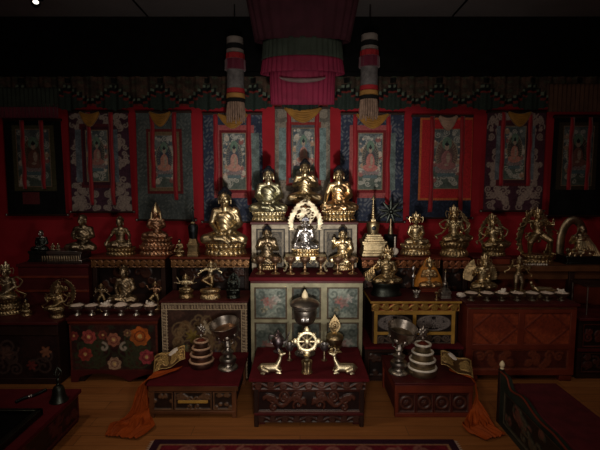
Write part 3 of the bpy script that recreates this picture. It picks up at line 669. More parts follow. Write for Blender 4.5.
def head(mb0,J,f=0):
    mb=MB()
    h=Vector(J['head']); n=Vector(J['neck'])
    up=(h-n).normalized(); yaw=J.get('yaw',0); R=Matrix.Rotation(yaw,3,'Z')@Matrix.Rotation(J.get('nod',.08),3,'X')
    roll=J.get('roll',0); R=Matrix.Rotation(roll,3,'Y')@R
    P=lambda x,y,z: h+R@Vector((x,y,z))
    mb.cap(n-Vector((0,0,.04)),h+Vector((0,.01,-.06)),.066,.058)
    mb.ell(P(0,.012,.028),(.088,.102,.098),R,16,10); mb.ell(P(0,-.028,-.03),(.070,.070,.085),R,14,8); mb.ell(P(0,-.075,-.088),(.030,.026,.022),R)
    mb.cap(P(0,-.095,.018),P(0,-.117,-.027),.010,.016,8); mb.ell(P(-.012,-.108,-.03),(.01,.01,.008),R); mb.ell(P(.012,-.108,-.03),(.01,.01,.008),R)
    for s in (-1,1):
        mb.cap(P(s*.014,-.094,.030),P(s*.058,-.076,.030),.0085,.006,6)     # brow
        mb.ell(P(s*.034,-.090,.008),(.018,.010,.008),R,8,5)                # eyelid
        mb.ell(P(s*.042,-.068,-.03),(.026,.022,.026),R,8,6)                # cheek
        mb.ell(P(s*.090,.004,.01),(.013,.022,.034),R,8,6); mb.cap(P(s*.092,.0,-.01),P(s*.09,-.004,-.068),.012,.013,6)
    mb.cap(P(-.022,-.100,-.056),P(.022,-.100,-.056),.009,.009,6); mb.ell(P(0,-.100,-.068),(.018,.011,.008),R,8,5)
    mb0.join(about(mb,h)); return R,h
TOR=[(0,.175,.145,.10),(.2,.155,.12,.09),(.42,.14,.108,.09),(.62,.155,.112,.09),(.82,.18,.118,.09),(1,.19,.115,.09),(1.12,.165,.10,.07)]
def fig_mb(J,infl=0,fat=1,parts=('torso','head','arm0','arm1','legs','hands','feet'),legs=1):
    mb=MB(); i=infl
    if 'torso' in parts:
        a,b=Vector(J['pelvis']),Vector(J['chest']); d=(b-a).normalized(); q=d.to_track_quat('Z','Y').to_matrix() if abs(d.z)<.999 else Matrix.Identity(3)
        if abs(d.z)>=.9: q=Matrix.Identity(3)
        prof=[(-.16,.08,.07),(-.1,.13,.11),(0,.155,.138),(.2,.14,.122),(.42,.125,.108),(.62,.132,.110),(.82,.150,.116),(1,.155,.112),(1.12,.135,.10),(1.22,.08,.06)]
        v=[]; f=[]; n=24
        for tt,rx,ry in prof:
            c=a+(b-a)*tt
            for k in range(n): v.append(c+q@Vector(((rx*fat+i)*math.cos(2*PI*k/n),(ry*fat+i)*math.sin(2*PI*k/n),0)))
        for p in range(len(prof)-1):
            for k in range(n): f.append((p*n+k,p*n+(k+1)%n,(p+1)*n+(k+1)%n,(p+1)*n+k))
        f.append(tuple(reversed(range(n)))); f.append(tuple(range((len(prof)-1)*n,len(prof)*n))); mb.add(v,f)
        s0,s1=Vector(J['sh'][0]),Vector(J['sh'][1]); mb.cap(s0,s1,.062+i,.062+i,12)
        mb.cap(lerp(s0,s1,.32)+V3(0,.01,.03),Vector(J['neck'])+V3(0,.01,0),.06+i,.055+i); mb.cap(lerp(s0,s1,.68)+V3(0,.01,.03),Vector(J['neck'])+V3(0,.01,0),.06+i,.055+i)
        if infl==0:
            c=(s0+s1)/2
            for s in (-1,1): mb.ell(c+V3(s*.066,-.078,-.07),(.06,.034,.05),None,10,6)
    if 'head' in parts: head(mb,J)
    for k in (0,1):
        s=-1 if k==0 else 1
        if 'arm%d'%k in parts:
            mb.cap(J['sh'][k],J['elbow'][k],.062+i,.048+i); mb.cap(J['elbow'][k],J['hand'][k],.049+i,.034+i)
            for e in J.get('xarm',[]):
                if (e[0][0]<0)==(s<0): mb.cap(J['sh'][k],e[0],.06+i,.048+i); mb.cap(e[0],e[1],.048+i,.034+i)
        if 'hands' in parts:
            hand(mb,J['hand'][k],J['hdir'][k],s)
            for e in J.get('xarm',[]):
                if (e[0][0]<0)==(s<0): hand(mb,e[1],Vector(e[1])-Vector(e[0]),s)
        if 'legs' in parts:
            mb.cap(J['hip'][k],J['knee'][k],(.118+i)*legs,(.084+i)*legs,12); mb.cap(J['knee'][k],J['ankle'][k],(.083+i)*legs,(.05+i)*legs,12)
            m=lerp(J['knee'][k],J['ankle'][k],.3); mb.ell(m,(.07*legs+i,.07*legs+i,.068*legs+i))
        if 'feet' in parts:
            mb.cap(J['ankle'][k],J['toe'][k],.043,.028); t=Vector(J['toe'][k]); a=Vector(J['ankle'][k]); d=(t-a).normalized(); x=d.cross(V3(0,0,1)).normalized() if abs(d.z)<.9 else V3(1,0,0)
            for q in range(5): mb.cap(t+x*(q-2)*.014,t+x*(q-2)*.016+d*(.04-.004*abs(q-1)),.0105,.009,6)
    return mb
def cutmesh(me, planes):
    bm=bmesh.new(); bm.from_mesh(me)
    for co,no in planes: bmesh.ops.bisect_plane(bm,geom=bm.verts[:]+bm.edges[:]+bm.faces[:],plane_co=co,plane_no=no,clear_outer=True)
    bm.to_mesh(me); bm.free(); return me
def folds(me, amp=.006, fr=70, lean=.5):
    n=len(me.vertices); co=np.empty(n*3); no=np.empty(n*3); me.vertices.foreach_get('co',co); me.vertices.foreach_get('normal',no)
    co=co.reshape(-1,3); no=no.reshape(-1,3); a=np.sin(fr*(co[:,2]+lean*np.abs(co[:,0])+.25*co[:,0])+2*np.sin(9*co[:,0]))
    co+=no*(amp*a)[:,None]; me.vertices.foreach_set('co',co.ravel()); me.update(); return me
def lotus(w,h,dp=.74,n=22,double=True):
    mb=MB(); R=w/2
    mb.lathe([(R*.90,0),(R*.93,h*.06),(R*.88,h*.12),(R*.76,h*.35),(R*.72,h*.5),(R*.78,h*.66),(R*.88,h*.86),(R*.90,h*.93),(R*.86,h),(R*.5,h)],40,sy=dp)
    for k in range(n):
        a=2*PI*k/n
        for (z,r,up) in (((.70,.83,1),(.27,.83,-1)) if double else ((.55,.85,1),)):
            Rm=Matrix.Rotation(a,3,'Z')@Matrix.Rotation(up*.45,3,'Y')
            mb.ell((R*r*math.cos(a),R*r*dp*math.sin(a),h*z),(R*.05,PI*R*.84/n,h*.22),Rm,8,6)
    for k in range(n*2):
        a=2*PI*k/(n*2); mb.ell((R*.885*math.cos(a),R*.885*dp*math.sin(a),h*.955),R*.03,None,6,4)
    return mb
def crown_mb(J,tall=.13,n=5):
    h=Vector(J['head']); R=Matrix.Rotation(J.get('yaw',0),3,'Z'); mb=MB()
    ring=[h+R@V3(.102*math.sin(a),-.115*math.cos(a)+.012,.07) for a in np.linspace(0,2*PI,24,endpoint=False)]
    mb.tube(ring,.016,6,True)
    for i in range(n):
        a=(i-(n-1)/2)*.62; c=h+R@V3(.104*math.sin(a),-.117*math.cos(a)+.012,.07+tall*.42); q=R@Matrix.Rotation(a,3,'Z')@Matrix.Rotation(.15,3,'X')
        mb.ell(c,(.034,.014,tall*.55*(1.15 if i==n//2 else 1)),q,8,6); mb.ell(c+R@V3(.012*math.sin(a),-.014*math.cos(a),-.01),.014,None,6,4)
    for s in (-1,1): mb.ell(h+R@V3(s*.12,0,.0),(.014,.03,.045),None,8,6); mb.tube([h+R@V3(s*.11,.02,.07),h+R@V3(s*.17,.02,.10),h+R@V3(s*.19,.02,.04),h+R@V3(s*.16,.02,-.06)],.012,6)
    mb.lathe([(.05,.09),(.055,.13),(.04,.16),(.045,.19),(.025,.23),(.008,.26)],12,c=h+V3(0,.03,0))
    return about(mb,h)
def buddha_hair(J,bumps=True):
    h=Vector(J['head']); mb=MB(); R=Matrix.Rotation(J.get('yaw',0),3,'Z')
    mb.ell(h+R@V3(0,.028,.052),(.097,.098,.085),None,18,10); mb.ell(h+R@V3(0,.04,.0),(.085,.08,.08)); mb.ell(h+R@V3(0,.025,.135),(.052,.052,.05))
    for i in range(1,5):
        r=.098*math.cos(i*.33); z=.055+.086*math.sin(i*.33); n=max(5,int(17*math.cos(i*.33)))
        for k in range(n):
            a=2*PI*(k+.5*(i%2))/n; mb.ell(h+R@V3(r*math.cos(a),.028+r*math.sin(a),z),.015,None,6,4)
    return about(mb,h)
def hat_mb(J):
    h=Vector(J['head']); mb=MB()
    mb.lathe([(.115,.02),(.112,.06),(.10,.10),(.07,.17),(.04,.23),(.012,.29),(.0,.30)],18,c=h+V3(0,.02,0))
    for s in (-1,1): mb.cap(h+V3(s*.108,.02,.03),h+V3(s*.13,0,-.15),.02,.032)
    return about(mb,h)
def ornaments_mb(J):
    mb=MB(); s0,s1=Vector(J['sh'][0]),Vector(J['sh'][1]); c=(s0+s1)/2
    for r,dz,dy in ((.10,.035,-.075),(.15,-.03,-.105)):
        P=[c+V3(r*math.sin(a),dy*math.cos(a)*1.05-.02, dz-.06*math.cos(a)*(r/.1)) for a in np.linspace(-1.7,1.7,19)]
        mb.tube(P,.010,6)
        for p in P[::2]: mb.ell(p,.017,None,6,4)
        mb.ell(P[9]+V3(0,-.01,-.02),(.022,.014,.03),None,8,5)
    for k in (0,1):
        for a,b,t,r in ((J['sh'][k],J['elbow'][k],.45,.072),(J['elbow'][k],J['hand'][k],.85,.048)):
            p=lerp(a,b,t); d=(Vector(b)-Vector(a)).normalized(); x=d.orthogonal().normalized(); y=d.cross(x)
            mb.tube([p+(x*math.cos(q)+y*math.sin(q))*r for q in np.linspace(0,2*PI,14,endpoint=False)],.012,6,True)
    w=Vector(J['pelvis'])+V3(0,0,.08); mb.tube([w+V3(.175*math.cos(q),.14*math.sin(q),-.01) for q in np.linspace(0,2*PI,20,endpoint=False)],.016,6,True)
    return mb
def scarf_mb(J,kk,spread=.1):
    mb=MB()
    for k,s in (((0,-1),(1,1))[kk],):
        a=Vector(J['sh'][k]); e=Vector(J['elbow'][k])
        P=[a+V3(0,.05,.05),a+V3(s*.10,.04,.06),a+V3(s*(.16+spread),.02,-.05),e+V3(s*.12,-.02,.02),e+V3(s*.02,-.06,-.03),e+V3(s*.10,-.02,-.14),e+V3(s*(.18+spread),.0,-.22),e+V3(s*(.12+spread),-.02,-.30)]
        Q=[]
        for i in range(len(P)-1):
            for t in np.linspace(0,1,5)[:-1]: Q.append(lerp(P[i],P[i+1],t))
        Q.append(P[-1]); mb.tube(Q,[.026]*(len(Q)-3)+[.03,.03,.012],8,False,.55)
    return mb
def mandorla(w,h,seed=0,flames=True,pierce=True,n=26,arch_=False):
    """leaf shaped openwork aureole standing in XZ, bottom at z=0"""
    ny=64; nx=52
    if arch_==2: halfw=lambda v: w/2*np.sqrt(np.clip(1-(2*np.clip(v,0,1)-1)**2,0,1))
    elif arch_: halfw=lambda v: w/2*np.clip(1-np.clip(v,0,1)**2.9,0,1)**.62*(.88+.12*np.sin(PI*np.clip(v*1.5,0,1)))
    else: halfw=lambda v: w/2*np.sin(PI*np.clip(.12+.88*v,0,1)**.82)**.72
    ol=[]
    vv=np.linspace(0,1,80); hw=halfw(vv); ol=[np.stack([w/2+hw,vv*h],1),np.stack([w/2-hw,vv*h],1)]
    inn=[np.stack([w/2+hw*.72,vv*h*.9],1),np.stack([w/2-hw*.72,vv*h*.9],1)]
    R=np.random.RandomState(seed); c=[]
    for k in range(n):
        t=(k+.5)/n; v=.04+.94*(1-abs(2*t-1)**1.0); s=1 if t>.5 else -1; q=halfw(np.array(v))*.86
        c.append(spiral(w/2+s*float(q),v*h*.95,w*.085,1.3,R.uniform(0,6),s))
    c+= [spiral(w/2+R.uniform(-.25,.25)*w,R.uniform(.3,.8)*h,w*.1,1.4,R.uniform(0,6),R.choice([-1,1])) for _ in range(10)]
    def fn(U,V,W,H):
        hw=halfw(V/h); d=dist(U,V,c+ol+inn); k=ridge(d,w*.028); return .012*w*5*k*.35, np.zeros(U.shape+(3,))
    g=grid(-w/2-.04*w,w/2+.04*w,0,h*1.02,0,nx,ny,lambda U,V,W,H: fn(U-.04*w,V,W,H))
    co=g[0]; x=co[:,0]+w/2; z=co[:,2]; hw=halfw(np.clip(z/h,0,1)); r=np.abs(x-w/2)
    edge=hw*(1+.06*np.sin(z/h*60)) if flames else hw
    ok=(r<=edge+w*.02)&(z<=h*1.02)
    if pierce: ok&=(-co[:,1]>.0005)|(RNG.rand(len(co))<.25)
    return gmesh('aureole',g,ok)
def scaleM(s,z=0,x=0,y=0): return Matrix.Translation((x,y,z))@Matrix.Scale(s,4)
def solid_of(me,mat_name=None): return me
STATUES=[]
def statue(name,label,cat,px,pyb,pyt,Ysup,zsup,J,body=GOLD,robe=None,robemat=None,base=('lotus',40,8),basemat=None,hair=None,crown=None,hat=None,orn=None,scarf=None,
           aure=None,auremat=None,top=.93,fat=1,rotz=0,legs=1,vs=.0115,dp=.74,nbase=22,extra=None,lift=0,fdx=0):
    """stands on the support zsup; Ysup = None reads the depth from where its front edge meets the support"""
    if Ysup is None: X,Yh,m=on_z(px,pyb,zsup)
    else: X,_,m=at_y(px,pyb,Ysup); Yh=Ysup
    bw,bh=base[1]*m,base[2]*m; Y=Yh+bw*dp/2; m=at_y(px,pyb,Y)[2]; X=at_y(px,pyb,Y)[0]; bw,bh=base[1]*m,base[2]*m
    Htot=(pyb-pyt)*m*1.0; s=(Htot-bh)/top
    t=thing(name,label,cat,(X,Y,zsup),rotz)
    bm_=basemat or body
    if base[0]=='lotus': b=lotus(bw,bh,dp,nbase)
    elif base[0]=='double': b=lotus(bw,bh*.55,dp,nbase); b.join(lotus(bw*.88,bh*.47,dp,nbase).xf(Matrix.Translation((0,0,bh*.53))))
    elif base[0]=='block':
        b=MB(); b.box(-bw/2,bw/2,-bw*dp/2,bw*dp/2,0,bh*.25); b.box(-bw*.46,bw*.46,-bw*dp*.46,bw*dp*.46,bh*.25,bh*.75); b.box(-bw/2,bw/2,-bw*dp/2,bw*dp/2,bh*.75,bh)
    else:
        b=MB(); b.lathe([(bw*.5,0),(bw*.5,bh*.15),(bw*.44,bh*.3),(bw*.43,bh*.7),(bw*.48,bh*.85),(bw*.48,bh),(bw*.2,bh)],32,sy=dp)
    obj('lotus_pedestal' if base[0] in('lotus','double') else 'pedestal',b,bm_,t,bevel=.003 if base[0]=='block' else 0)
    M=scaleM(s,bh-.012*s+lift*s,fdx*m)
    me=vox(fig_mb(J,0,fat,legs=legs),vs*.9,3); me.transform(M); fo=obj('figure',me,body,t,smooth='all')
    if robe:
        if robe=='over': rp=fig_mb(J,.016,fat,('torso','arm1','legs'),legs); pl=[((0,0,.50),(-.62,-.1,.75)),((0,0,.03),(0,0,-1))]
        elif robe=='full': rp=fig_mb(J,.018,fat,('torso','arm0','arm1','legs'),legs); pl=[((0,0,J['neck'][2]-.02),(0,-.15,1)),((0,0,.02),(0,0,-1))]
        else: rp=fig_mb(J,.016,fat,('torso','legs'),legs); pl=[((0,0,Vector(J['pelvis']).z+.12),(0,0,1))]
        rm=cutmesh(folds(vox(rp,vs*1.05,3),.0038),pl); rm.transform(M); obj('robe',rm,robemat or body,t,smooth='all')
    if hair: 
        o=buddha_hair(J).xf(M) if hair is not True else buddha_hair(J).xf(M); obj('hair',o,HAIR if hair is True else hair,t)
    if crown: obj('crown',crown_mb(J).xf(M),crown,t)
    if hat: obj('hat',hat_mb(J).xf(M),hat,t)
    if orn: obj('ornaments',ornaments_mb(J).xf(M),orn,t)
    if scarf:
        for kk in (0,1): obj('scarf',scarf_mb(J,kk).xf(M),scarf,t)
    if aure:
        aw,ah,dx,dz=aure[:4]; mm=mandorla(aw*m,ah*m,len(STATUES),*(aure[4:]))
        mm.transform(Matrix.Translation((dx*m,.16*s+.01,dz*m))); obj('aureole',mm,auremat or body,t,smooth='all',solid=.004)
    if extra: extra(t,s,m,bh,M)
    STATUES.append(t); return t
# standing / dancing poses
def stand(kl,kr,al,ar,tl=(-.2,-.1,-.02),tr=(.2,-.1,-.02),el=(-.33,-.02,.95),er=(.33,-.02,.95),hl=(-.3,-.2,1.15),hr=(.3,-.2,1.15),hd=((0,-.2,1),(0,-.2,1)),lean=0,**k):
    P=dict(pelvis=(0,0,.74),chest=(lean,-.01,1.08),neck=(lean*1.3,0,1.21),head=(lean*1.5,-.025,1.365),hip=[(-.10,0,.70),(.10,0,.70)],knee=[kl,kr],ankle=[al,ar],toe=[tl,tr],
      sh=[(-.205+lean,0,1.155),(.205+lean,0,1.155)],elbow=[el,er],hand=[hl,hr],hdir=list(hd)); P.update(k); return P
# ------------------------------------------------------------------ the statues
NZ=NC[4]; CZ=CC[4]; FZ=FC[4]; DZ=DC[4]; GZ=GC[4]+.003; BZ=BR[4]; TZ=ST[4]; LZ=LC[4]; BLZ=BL[4]
B='statue'
# three buddhas on the niche cabinet
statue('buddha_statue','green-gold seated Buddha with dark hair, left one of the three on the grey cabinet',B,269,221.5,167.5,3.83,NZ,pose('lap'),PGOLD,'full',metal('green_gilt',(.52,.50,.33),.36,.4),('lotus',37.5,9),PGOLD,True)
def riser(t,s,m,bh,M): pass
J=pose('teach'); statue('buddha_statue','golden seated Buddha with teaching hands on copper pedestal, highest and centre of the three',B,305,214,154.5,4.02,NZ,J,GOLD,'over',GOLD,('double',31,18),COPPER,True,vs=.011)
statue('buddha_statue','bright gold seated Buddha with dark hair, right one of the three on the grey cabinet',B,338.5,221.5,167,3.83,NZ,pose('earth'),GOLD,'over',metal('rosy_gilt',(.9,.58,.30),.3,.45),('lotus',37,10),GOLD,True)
# silver buddha on gold stand
sx,sz,sm_=at_y(305.5,271,3.53); sY=3.45
t=thing('altar_stand','small gilt scroll-legged stand under the silver Buddha, in the middle','stand',(sx,3.60,CZ)); m=sm_
hh=(271-254.8)*m; wd=41*m
obj('stand_top', MB().box(sx-wd/2,sx+wd/2,3.53,3.67,CZ+hh-.018,CZ+hh), PGOLD, t, world=True, bevel=.004)
for a in (-1,1):
    for y in (3.545,3.655):
        P=[(sx+a*(wd/2-.012),y,CZ+hh-.016),(sx+a*(wd/2+.004),y,CZ+hh-.04),(sx+a*(wd/2-.016),y,CZ+hh*.45),(sx+a*(wd/2-.004),y,CZ+.016),(sx+a*(wd/2+.012),y,CZ+.012)]
        obj('leg', MB().tube(P,[.012,.012,.009,.008,.012],8), PGOLD, t, world=True)
mb=MB()
for i in range(7):
    c=sx+(i-3)*wd/7.6; q=spiral(c,CZ+hh-.036,.017,1.3,i,(-1)**i,24); mb.tube([(p[0],3.532,p[1]) for p in q],.0035,5)
mb.box(sx-wd/2+.02,sx+wd/2-.02,3.535,3.54,CZ+hh-.03,CZ+hh-.018); obj('scroll_apron', mb, PGOLD, t, world=True)
def lace(t,s,m,bh,M):
    mm=mandorla(36*m,31*m,3,True,True,34,True); mm.transform(Matrix.Translation((0,.17*s,24*m))); obj('aureole',mm,LACE,t,smooth='all',solid=.005)
LACE=metal('pale_lace_gilt',(.58,.51,.37),.48,.5,20,.2,.8)
statue('buddha_statue','silver seated Buddha before a pale lace-like leaf-shaped aureole, at the centre of the altar',B,305.5,254.8,216.5,3.54,CZ+hh,pose('earth'),SILVER,'over',SILVER,('lotus',30,6.5),GOLD,metal('silver_hair',(.40,.40,.46),.4,.4),extra=lace,dp=.6,vs=.011)
statue('buddha_statue','small dark gilt seated Buddha on the cabinet left of the silver Buddha',B,267.5,270,226.5,3.62,CZ,pose('teach'),BRONZE,'over',BRONZE,('lotus',22,7),DGOLD,True,dp=.62)
statue('buddha_statue','small yellow gilt seated Buddha on the cabinet right of the silver Buddha',B,342.5,270.5,227.5,3.60,CZ,pose('bless'),GOLD,'over',GOLD,('lotus',21,8),GOLD,True,dp=.62)
# left upper row
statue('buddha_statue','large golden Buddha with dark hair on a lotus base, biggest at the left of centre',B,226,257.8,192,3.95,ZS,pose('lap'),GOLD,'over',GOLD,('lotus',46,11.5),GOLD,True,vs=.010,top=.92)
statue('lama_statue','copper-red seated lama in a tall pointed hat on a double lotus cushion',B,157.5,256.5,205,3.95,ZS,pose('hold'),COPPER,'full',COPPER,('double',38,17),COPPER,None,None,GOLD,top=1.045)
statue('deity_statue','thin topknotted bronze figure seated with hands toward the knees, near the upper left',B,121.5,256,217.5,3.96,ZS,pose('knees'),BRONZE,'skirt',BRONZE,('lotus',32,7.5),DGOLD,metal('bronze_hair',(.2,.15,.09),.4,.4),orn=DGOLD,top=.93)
def attendants(t,s,m,bh,M):
    for dx in (-15,-10):
        J=pose('hold'); me=vox(fig_mb(J),.02,2); me.transform(scaleM(8*m,bh,dx*m,-.03)); obj('attendant_figure',me,BRONZE,t,smooth='all')
    bl=MB()
    for i in range(16): bl.ell(((-17+i*2.3)*m,-.18,bh*.5),(.008,.003,bh*.28),None,6,4)
    obj('carved_border',bl,BRONZE,t)
statue('lama_statue','stout bald bronze lama seated on a broad cloth-like block at the upper left',B,71,263,216.5,3.93,BLZ,pose('hold',yaw=-.25),BRONZE,'full',BRONZE,('block',34,12),DSILV,None,top=.86,fat=1.08,dp=.7,fdx=14,extra=attendants)
statue('lama_statue','small blackened seated figure on a stepped block at the far upper left',B,43,263,232.5,4.0,BLZ,pose('lap'),DSILV,'full',VERD,('block',20,11),VERD,None,top=.86)
statue('deity_statue','tiny gilt seated figure at the foot of the dark stupa, left of centre',B,180,257.5,240.5,3.95,ZS,pose('earth'),GOLD,'over',DGOLD,('lotus',11,4),DGOLD,HAIR,vs=.022,nbase=10)
# left middle row
statue('deity_statue','crowned bronze deity with spiky headdress seated at the left edge of the picture',B,9,316,264,None,LZ,pose('earth',nod=.15),BRONZE,'skirt',DGOLD,('double',30,15),DGOLD,None,PGOLD,orn=PGOLD,scarf=DGOLD,top=1.02)
statue('deity_statue','small crouching gilt figure inside the pedestal scrolls at the far left edge',B,27,316.5,299,None,LZ,pose('hold'),DGOLD,'skirt',DGOLD,('lotus',12,4),DGOLD,HAIR,vs=.022,nbase=10)
statue('deity_statue','gilt deity leaning before a round openwork halo, on the far left dark chest',B,57.5,319,279,None,LZ,pose('bless',lean=0,chest=(.04,-.01,.45),head=(.09,-.03,.73),neck=(.06,0,.585)),DGOLD,'skirt',DGOLD,('lotus',15,8),DGOLD,None,DGOLD,None,DGOLD,DGOLD,(26,28,4,10,True,True,26,2),DGOLD,top=1.2)
def sit_small(*a,**k): return statue(*a,vs=.016,nbase=12,**k)
J=stand((-.2,-.12,.42),(.24,-.08,.42),(-.16,-.02,.06),(.2,0,.06),el=(-.34,0,.98),er=(.36,0,1.0),hl=(-.36,-.12,1.22),hr=(.18,-.2,1.05))
sit_small('deity_statue','small bronze standing figure with raised hand, left of the seated bronze Buddha',B,102,301,274,3.57,FZ,J,BRONZE,'skirt',DGOLD,('lotus',15,5),DGOLD,None,DGOLD,orn=DGOLD,scarf=BRONZE,top=1.62)
statue('buddha_statue','bronze seated Buddha with bare shoulder behind the row of left offering bowls',B,125.5,304,261.5,3.62,FZ,pose('lap'),BRONZE,'over',BRONZE,('lotus',29,6.5),BRONZE,metal('bronze_hair',(.2,.15,.09),.4,.4),top=.93)
sit_small('deity_statue','small coppery dancing figure at the left edge of the fretwork chest, behind the last bowl',B,156,304,276,3.6,FZ,stand((-.3,-.2,.5),(.2,-.08,.42),(-.05,-.12,.28),(.12,0,.06),el=(-.4,0,1.1),er=(.38,0,1.0),hl=(-.5,-.1,1.3),hr=(.42,-.2,1.2)),COPPER,'skirt',DGOLD,('lotus',12,4),DGOLD,None,DGOLD,orn=DGOLD,top=1.62)
sit_small('deity_statue','small many-armed gilt figure on the fretwork chest, left of the dancing figure',B,186.5,299,275,None,DZ,pose('teach',xarm=[((-.40,.02,.5),(-.50,-.05,.72)),((.40,.02,.5),(.50,-.05,.72)),((-.42,.02,.4),(-.58,-.08,.46)),((.42,.02,.4),(.58,-.08,.46))]),PGOLD,'skirt',DGOLD,('lotus',16,8),DGOLD,None,GOLD,orn=DGOLD,top=1.0)
J=stand((-.34,-.2,.56),(.14,-.10,.40),(.02,-.18,.33),(.03,.0,.03),tl=(.14,-.2,.27),tr=(.08,-.16,.0),el=(-.42,-.02,1.08),er=(.42,0,1.22),hl=(-.58,-.14,.96),hr=(.36,-.1,1.48),hd=((-.8,-.2,-.3),(-.5,-.2,.8)),lean=.05)
statue('deity_statue','pale gilt dancing deity on one leg with billowing scarf, on the fretwork chest',B,210.5,300,262.5,None,DZ,J,PGOLD,'skirt',DGOLD,('lotus',22,9.5),GOLD,None,GOLD,orn=GOLD,scarf=PGOLD,top=1.62,dp=.6)
sit_small('deity_statue','small dark bronze seated figure with halo, right of the dancing deity',B,233.5,299,272,None,DZ,pose('bless'),VERD,'skirt',VERD,('lotus',15,7),VERD,None,VERD,None,VERD,None,(13,18,0,7),VERD,top=1.1)
# right upper row
statue('buddha_statue','crowned gold Buddha with clasped hands on a beaded lotus base, right of the golden stupa',B,415,257,214.5,3.96,ZS,pose('lap',yaw=-.25),GOLD,'over',GOLD,('lotus',33,11),GOLD,None,GOLD,top=1.0)
statue('deity_statue','ornate gilt deity with tall crown and wing-like halo on the narrow carved shelf',B,453.5,258,206.5,3.94,S4[2],pose('bless',chest=(-.02,-.01,.46),head=(-.05,-.03,.74)),BRASS,'skirt',DGOLD,('lotus',31,15),DGOLD,None,GOLD,None,GOLD,DGOLD,(22,28,7,17),DGOLD,top=1.02)
bx,bz,_=at_y(492,258.5,3.98); 
t=thing('riser_block','small dark red riser block under the halo-backed deity at the right','block',(bx,4.1,TZ))
obj('block_body',MB().box(bx-.17,bx+.17,3.99,4.24,TZ,TZ+.055),RBWOOD,t,world=True,bevel=.004); obj('block_top',MB().box(bx-.18,bx+.18,3.98,4.25,TZ+.055,TZ+.07),MAROON,t,world=True,bevel=.003)
statue('deity_statue','gilt deity leaning to one side with leaf halo, seated on the small red riser block',B,493,255.5,212.5,3.995,TZ+.07,pose('bless',chest=(-.04,-.01,.46),head=(-.09,-.03,.73),neck=(-.06,0,.585),roll=-.15),BRASS,'skirt',DGOLD,('lotus',26,9),DGOLD,None,DGOLD,None,DGOLD,DGOLD,(26,34,0,8),DGOLD,top=1.02,dp=.66)
J=stand((-.36,-.18,.44),(.34,-.16,.50),(-.30,-.04,.06),(.42,-.02,.06),tl=(-.42,-.2,.02),tr=(.55,-.16,.02),el=(-.44,0,1.15),er=(.42,0,1.02),hl=(-.5,-.1,1.42),hr=(.36,-.22,1.12),lean=-.05)
statue('deity_statue','tall dark gilt fierce deity striding before a large flame aureole at the right',B,537,261,205,3.97,TZ,J,DGOLD,'skirt',DGOLD,('lotus',34,9),DGOLD,None,GOLD,None,GOLD,DGOLD,(37,50,-1,6),DGOLD,top=1.66,dp=.6)
# hooded arch figure, far right
def arch(t,s,m,bh,M):
    P=[(-13*m+13*m*(1-math.cos(a)) if False else 12*m*-math.cos(a)-1*m,.10,bh+(10+24*math.sin(a))*m) for a in np.linspace(0,PI*.86,26)]
    P=[(-13*m,.10,bh)]+P; obj('arch_halo',MB().tube(P,[4.2*m]*len(P),10,False,.5),BRONZE,t)
    mb=MB()
    for i in range(9):
        a=i/8; mb.tube([(4*m,.02,bh+24*m),((-2+a*13)*m,-.05,bh+11*m-a*2*m),((-7+a*21)*m,-.09,bh+.5*m)],[.008,.014,.016],7)
    obj('fanned_robe',mb,BRASS,t)
    for dx in (-14,-8):
        mb=MB(); c=V3(dx*m,-.09,bh); mb.cap(c+V3(-.02,0,.03),c+V3(.03,0,.035),.025,.03); mb.cap(c+V3(-.02,0,.035),c+V3(-.045,-.02,.065),.017,.02); mb.cap(c+V3(-.045,-.02,.07),c+V3(-.065,-.03,.065),.016,.01)
        for a,b_ in ((-.02,-.02),(-.02,.02),(.03,-.02),(.03,.02)): mb.cap(c+V3(a,b_,.03),c+V3(a-.01,b_,.006),.011,.009)
        obj('crouching_animal',vox(mb,.004,1),BRASS,t,smooth='all')
statue('deity_statue','hooded bronze figure under an arch-shaped halo with fanned robe, far right',B,578.5,264,221,3.97,TZ,pose('bless'),BRONZE,'full',BRASS,('block',38,8),VERD,None,None,None,None,None,top=1.0,extra=arch,dp=.55)
# right middle row
def sweep(t,s,m,bh,M):
    mb=MB()
    for k in range(6):
        a=k/5; mb.tube([M@V3(-.20-.02*k,.02,.56-.03*k),M@V3(-.36-.05*k,-.02,.40-.03*k),M@V3(-.34-.06*k,-.10,.22-.02*k),M@V3(-.52+.02*k,-.12,.05)],[.02*s,.03*s,.03*s,.015*s],7)
    obj('flowing_sleeve',mb,BRASS,t)
statue('deity_statue','gilt crowned lady with flowing sleeves on a dark oval base, on the gold framed cabinet',B,386,297,247.5,None,GZ,pose('bless',yaw=.5,head=(.02,-.03,.745)),BRASS,'full',DGOLD,('round',31,13),VERD,None,DGOLD,None,DGOLD,top=1.0,extra=sweep,dp=.62)
OCHRE=matte('ochre_cloth', lin(206,134,52), .6, .3, 14, .2)
def cape(t,s,m,bh,M):
    mb=MB(); mb.lathe([(.50,-.02),(.50,.05),(.44,.30),(.30,.58),(.20,.72),(.15,.86),(.06,.98)],28,sy=.55,c=(0,.12,0),lobes=9,la=.035); mb.xf(M); obj('orange_cape',mb,OCHRE,t)
    mb=MB(); mb.cap(M@V3(-.56,-.05,.0),M@V3(-.56,-.05,.55),.03*s,.03*s); mb.ell(M@V3(-.56,-.05,.62),(.07*s,.05*s,.11*s)); mb.ell(M@V3(-.56,-.05,.36),(.09*s,.06*s,.09*s)); obj('silver_attendant',vox(mb,.004,1),SILVER,t,smooth='all')
sit_small('deity_statue','small gilt figure wrapped in an orange cape on the gold framed cabinet',B,428.5,292,258.5,None,GZ,pose('teach'),GOLD,'full',metal('ochre_gilt',(.62,.42,.22),.4,.5),('block',22,5),RBWOOD,None,GOLD,orn=GOLD,top=1.0,extra=cape,dp=.5)
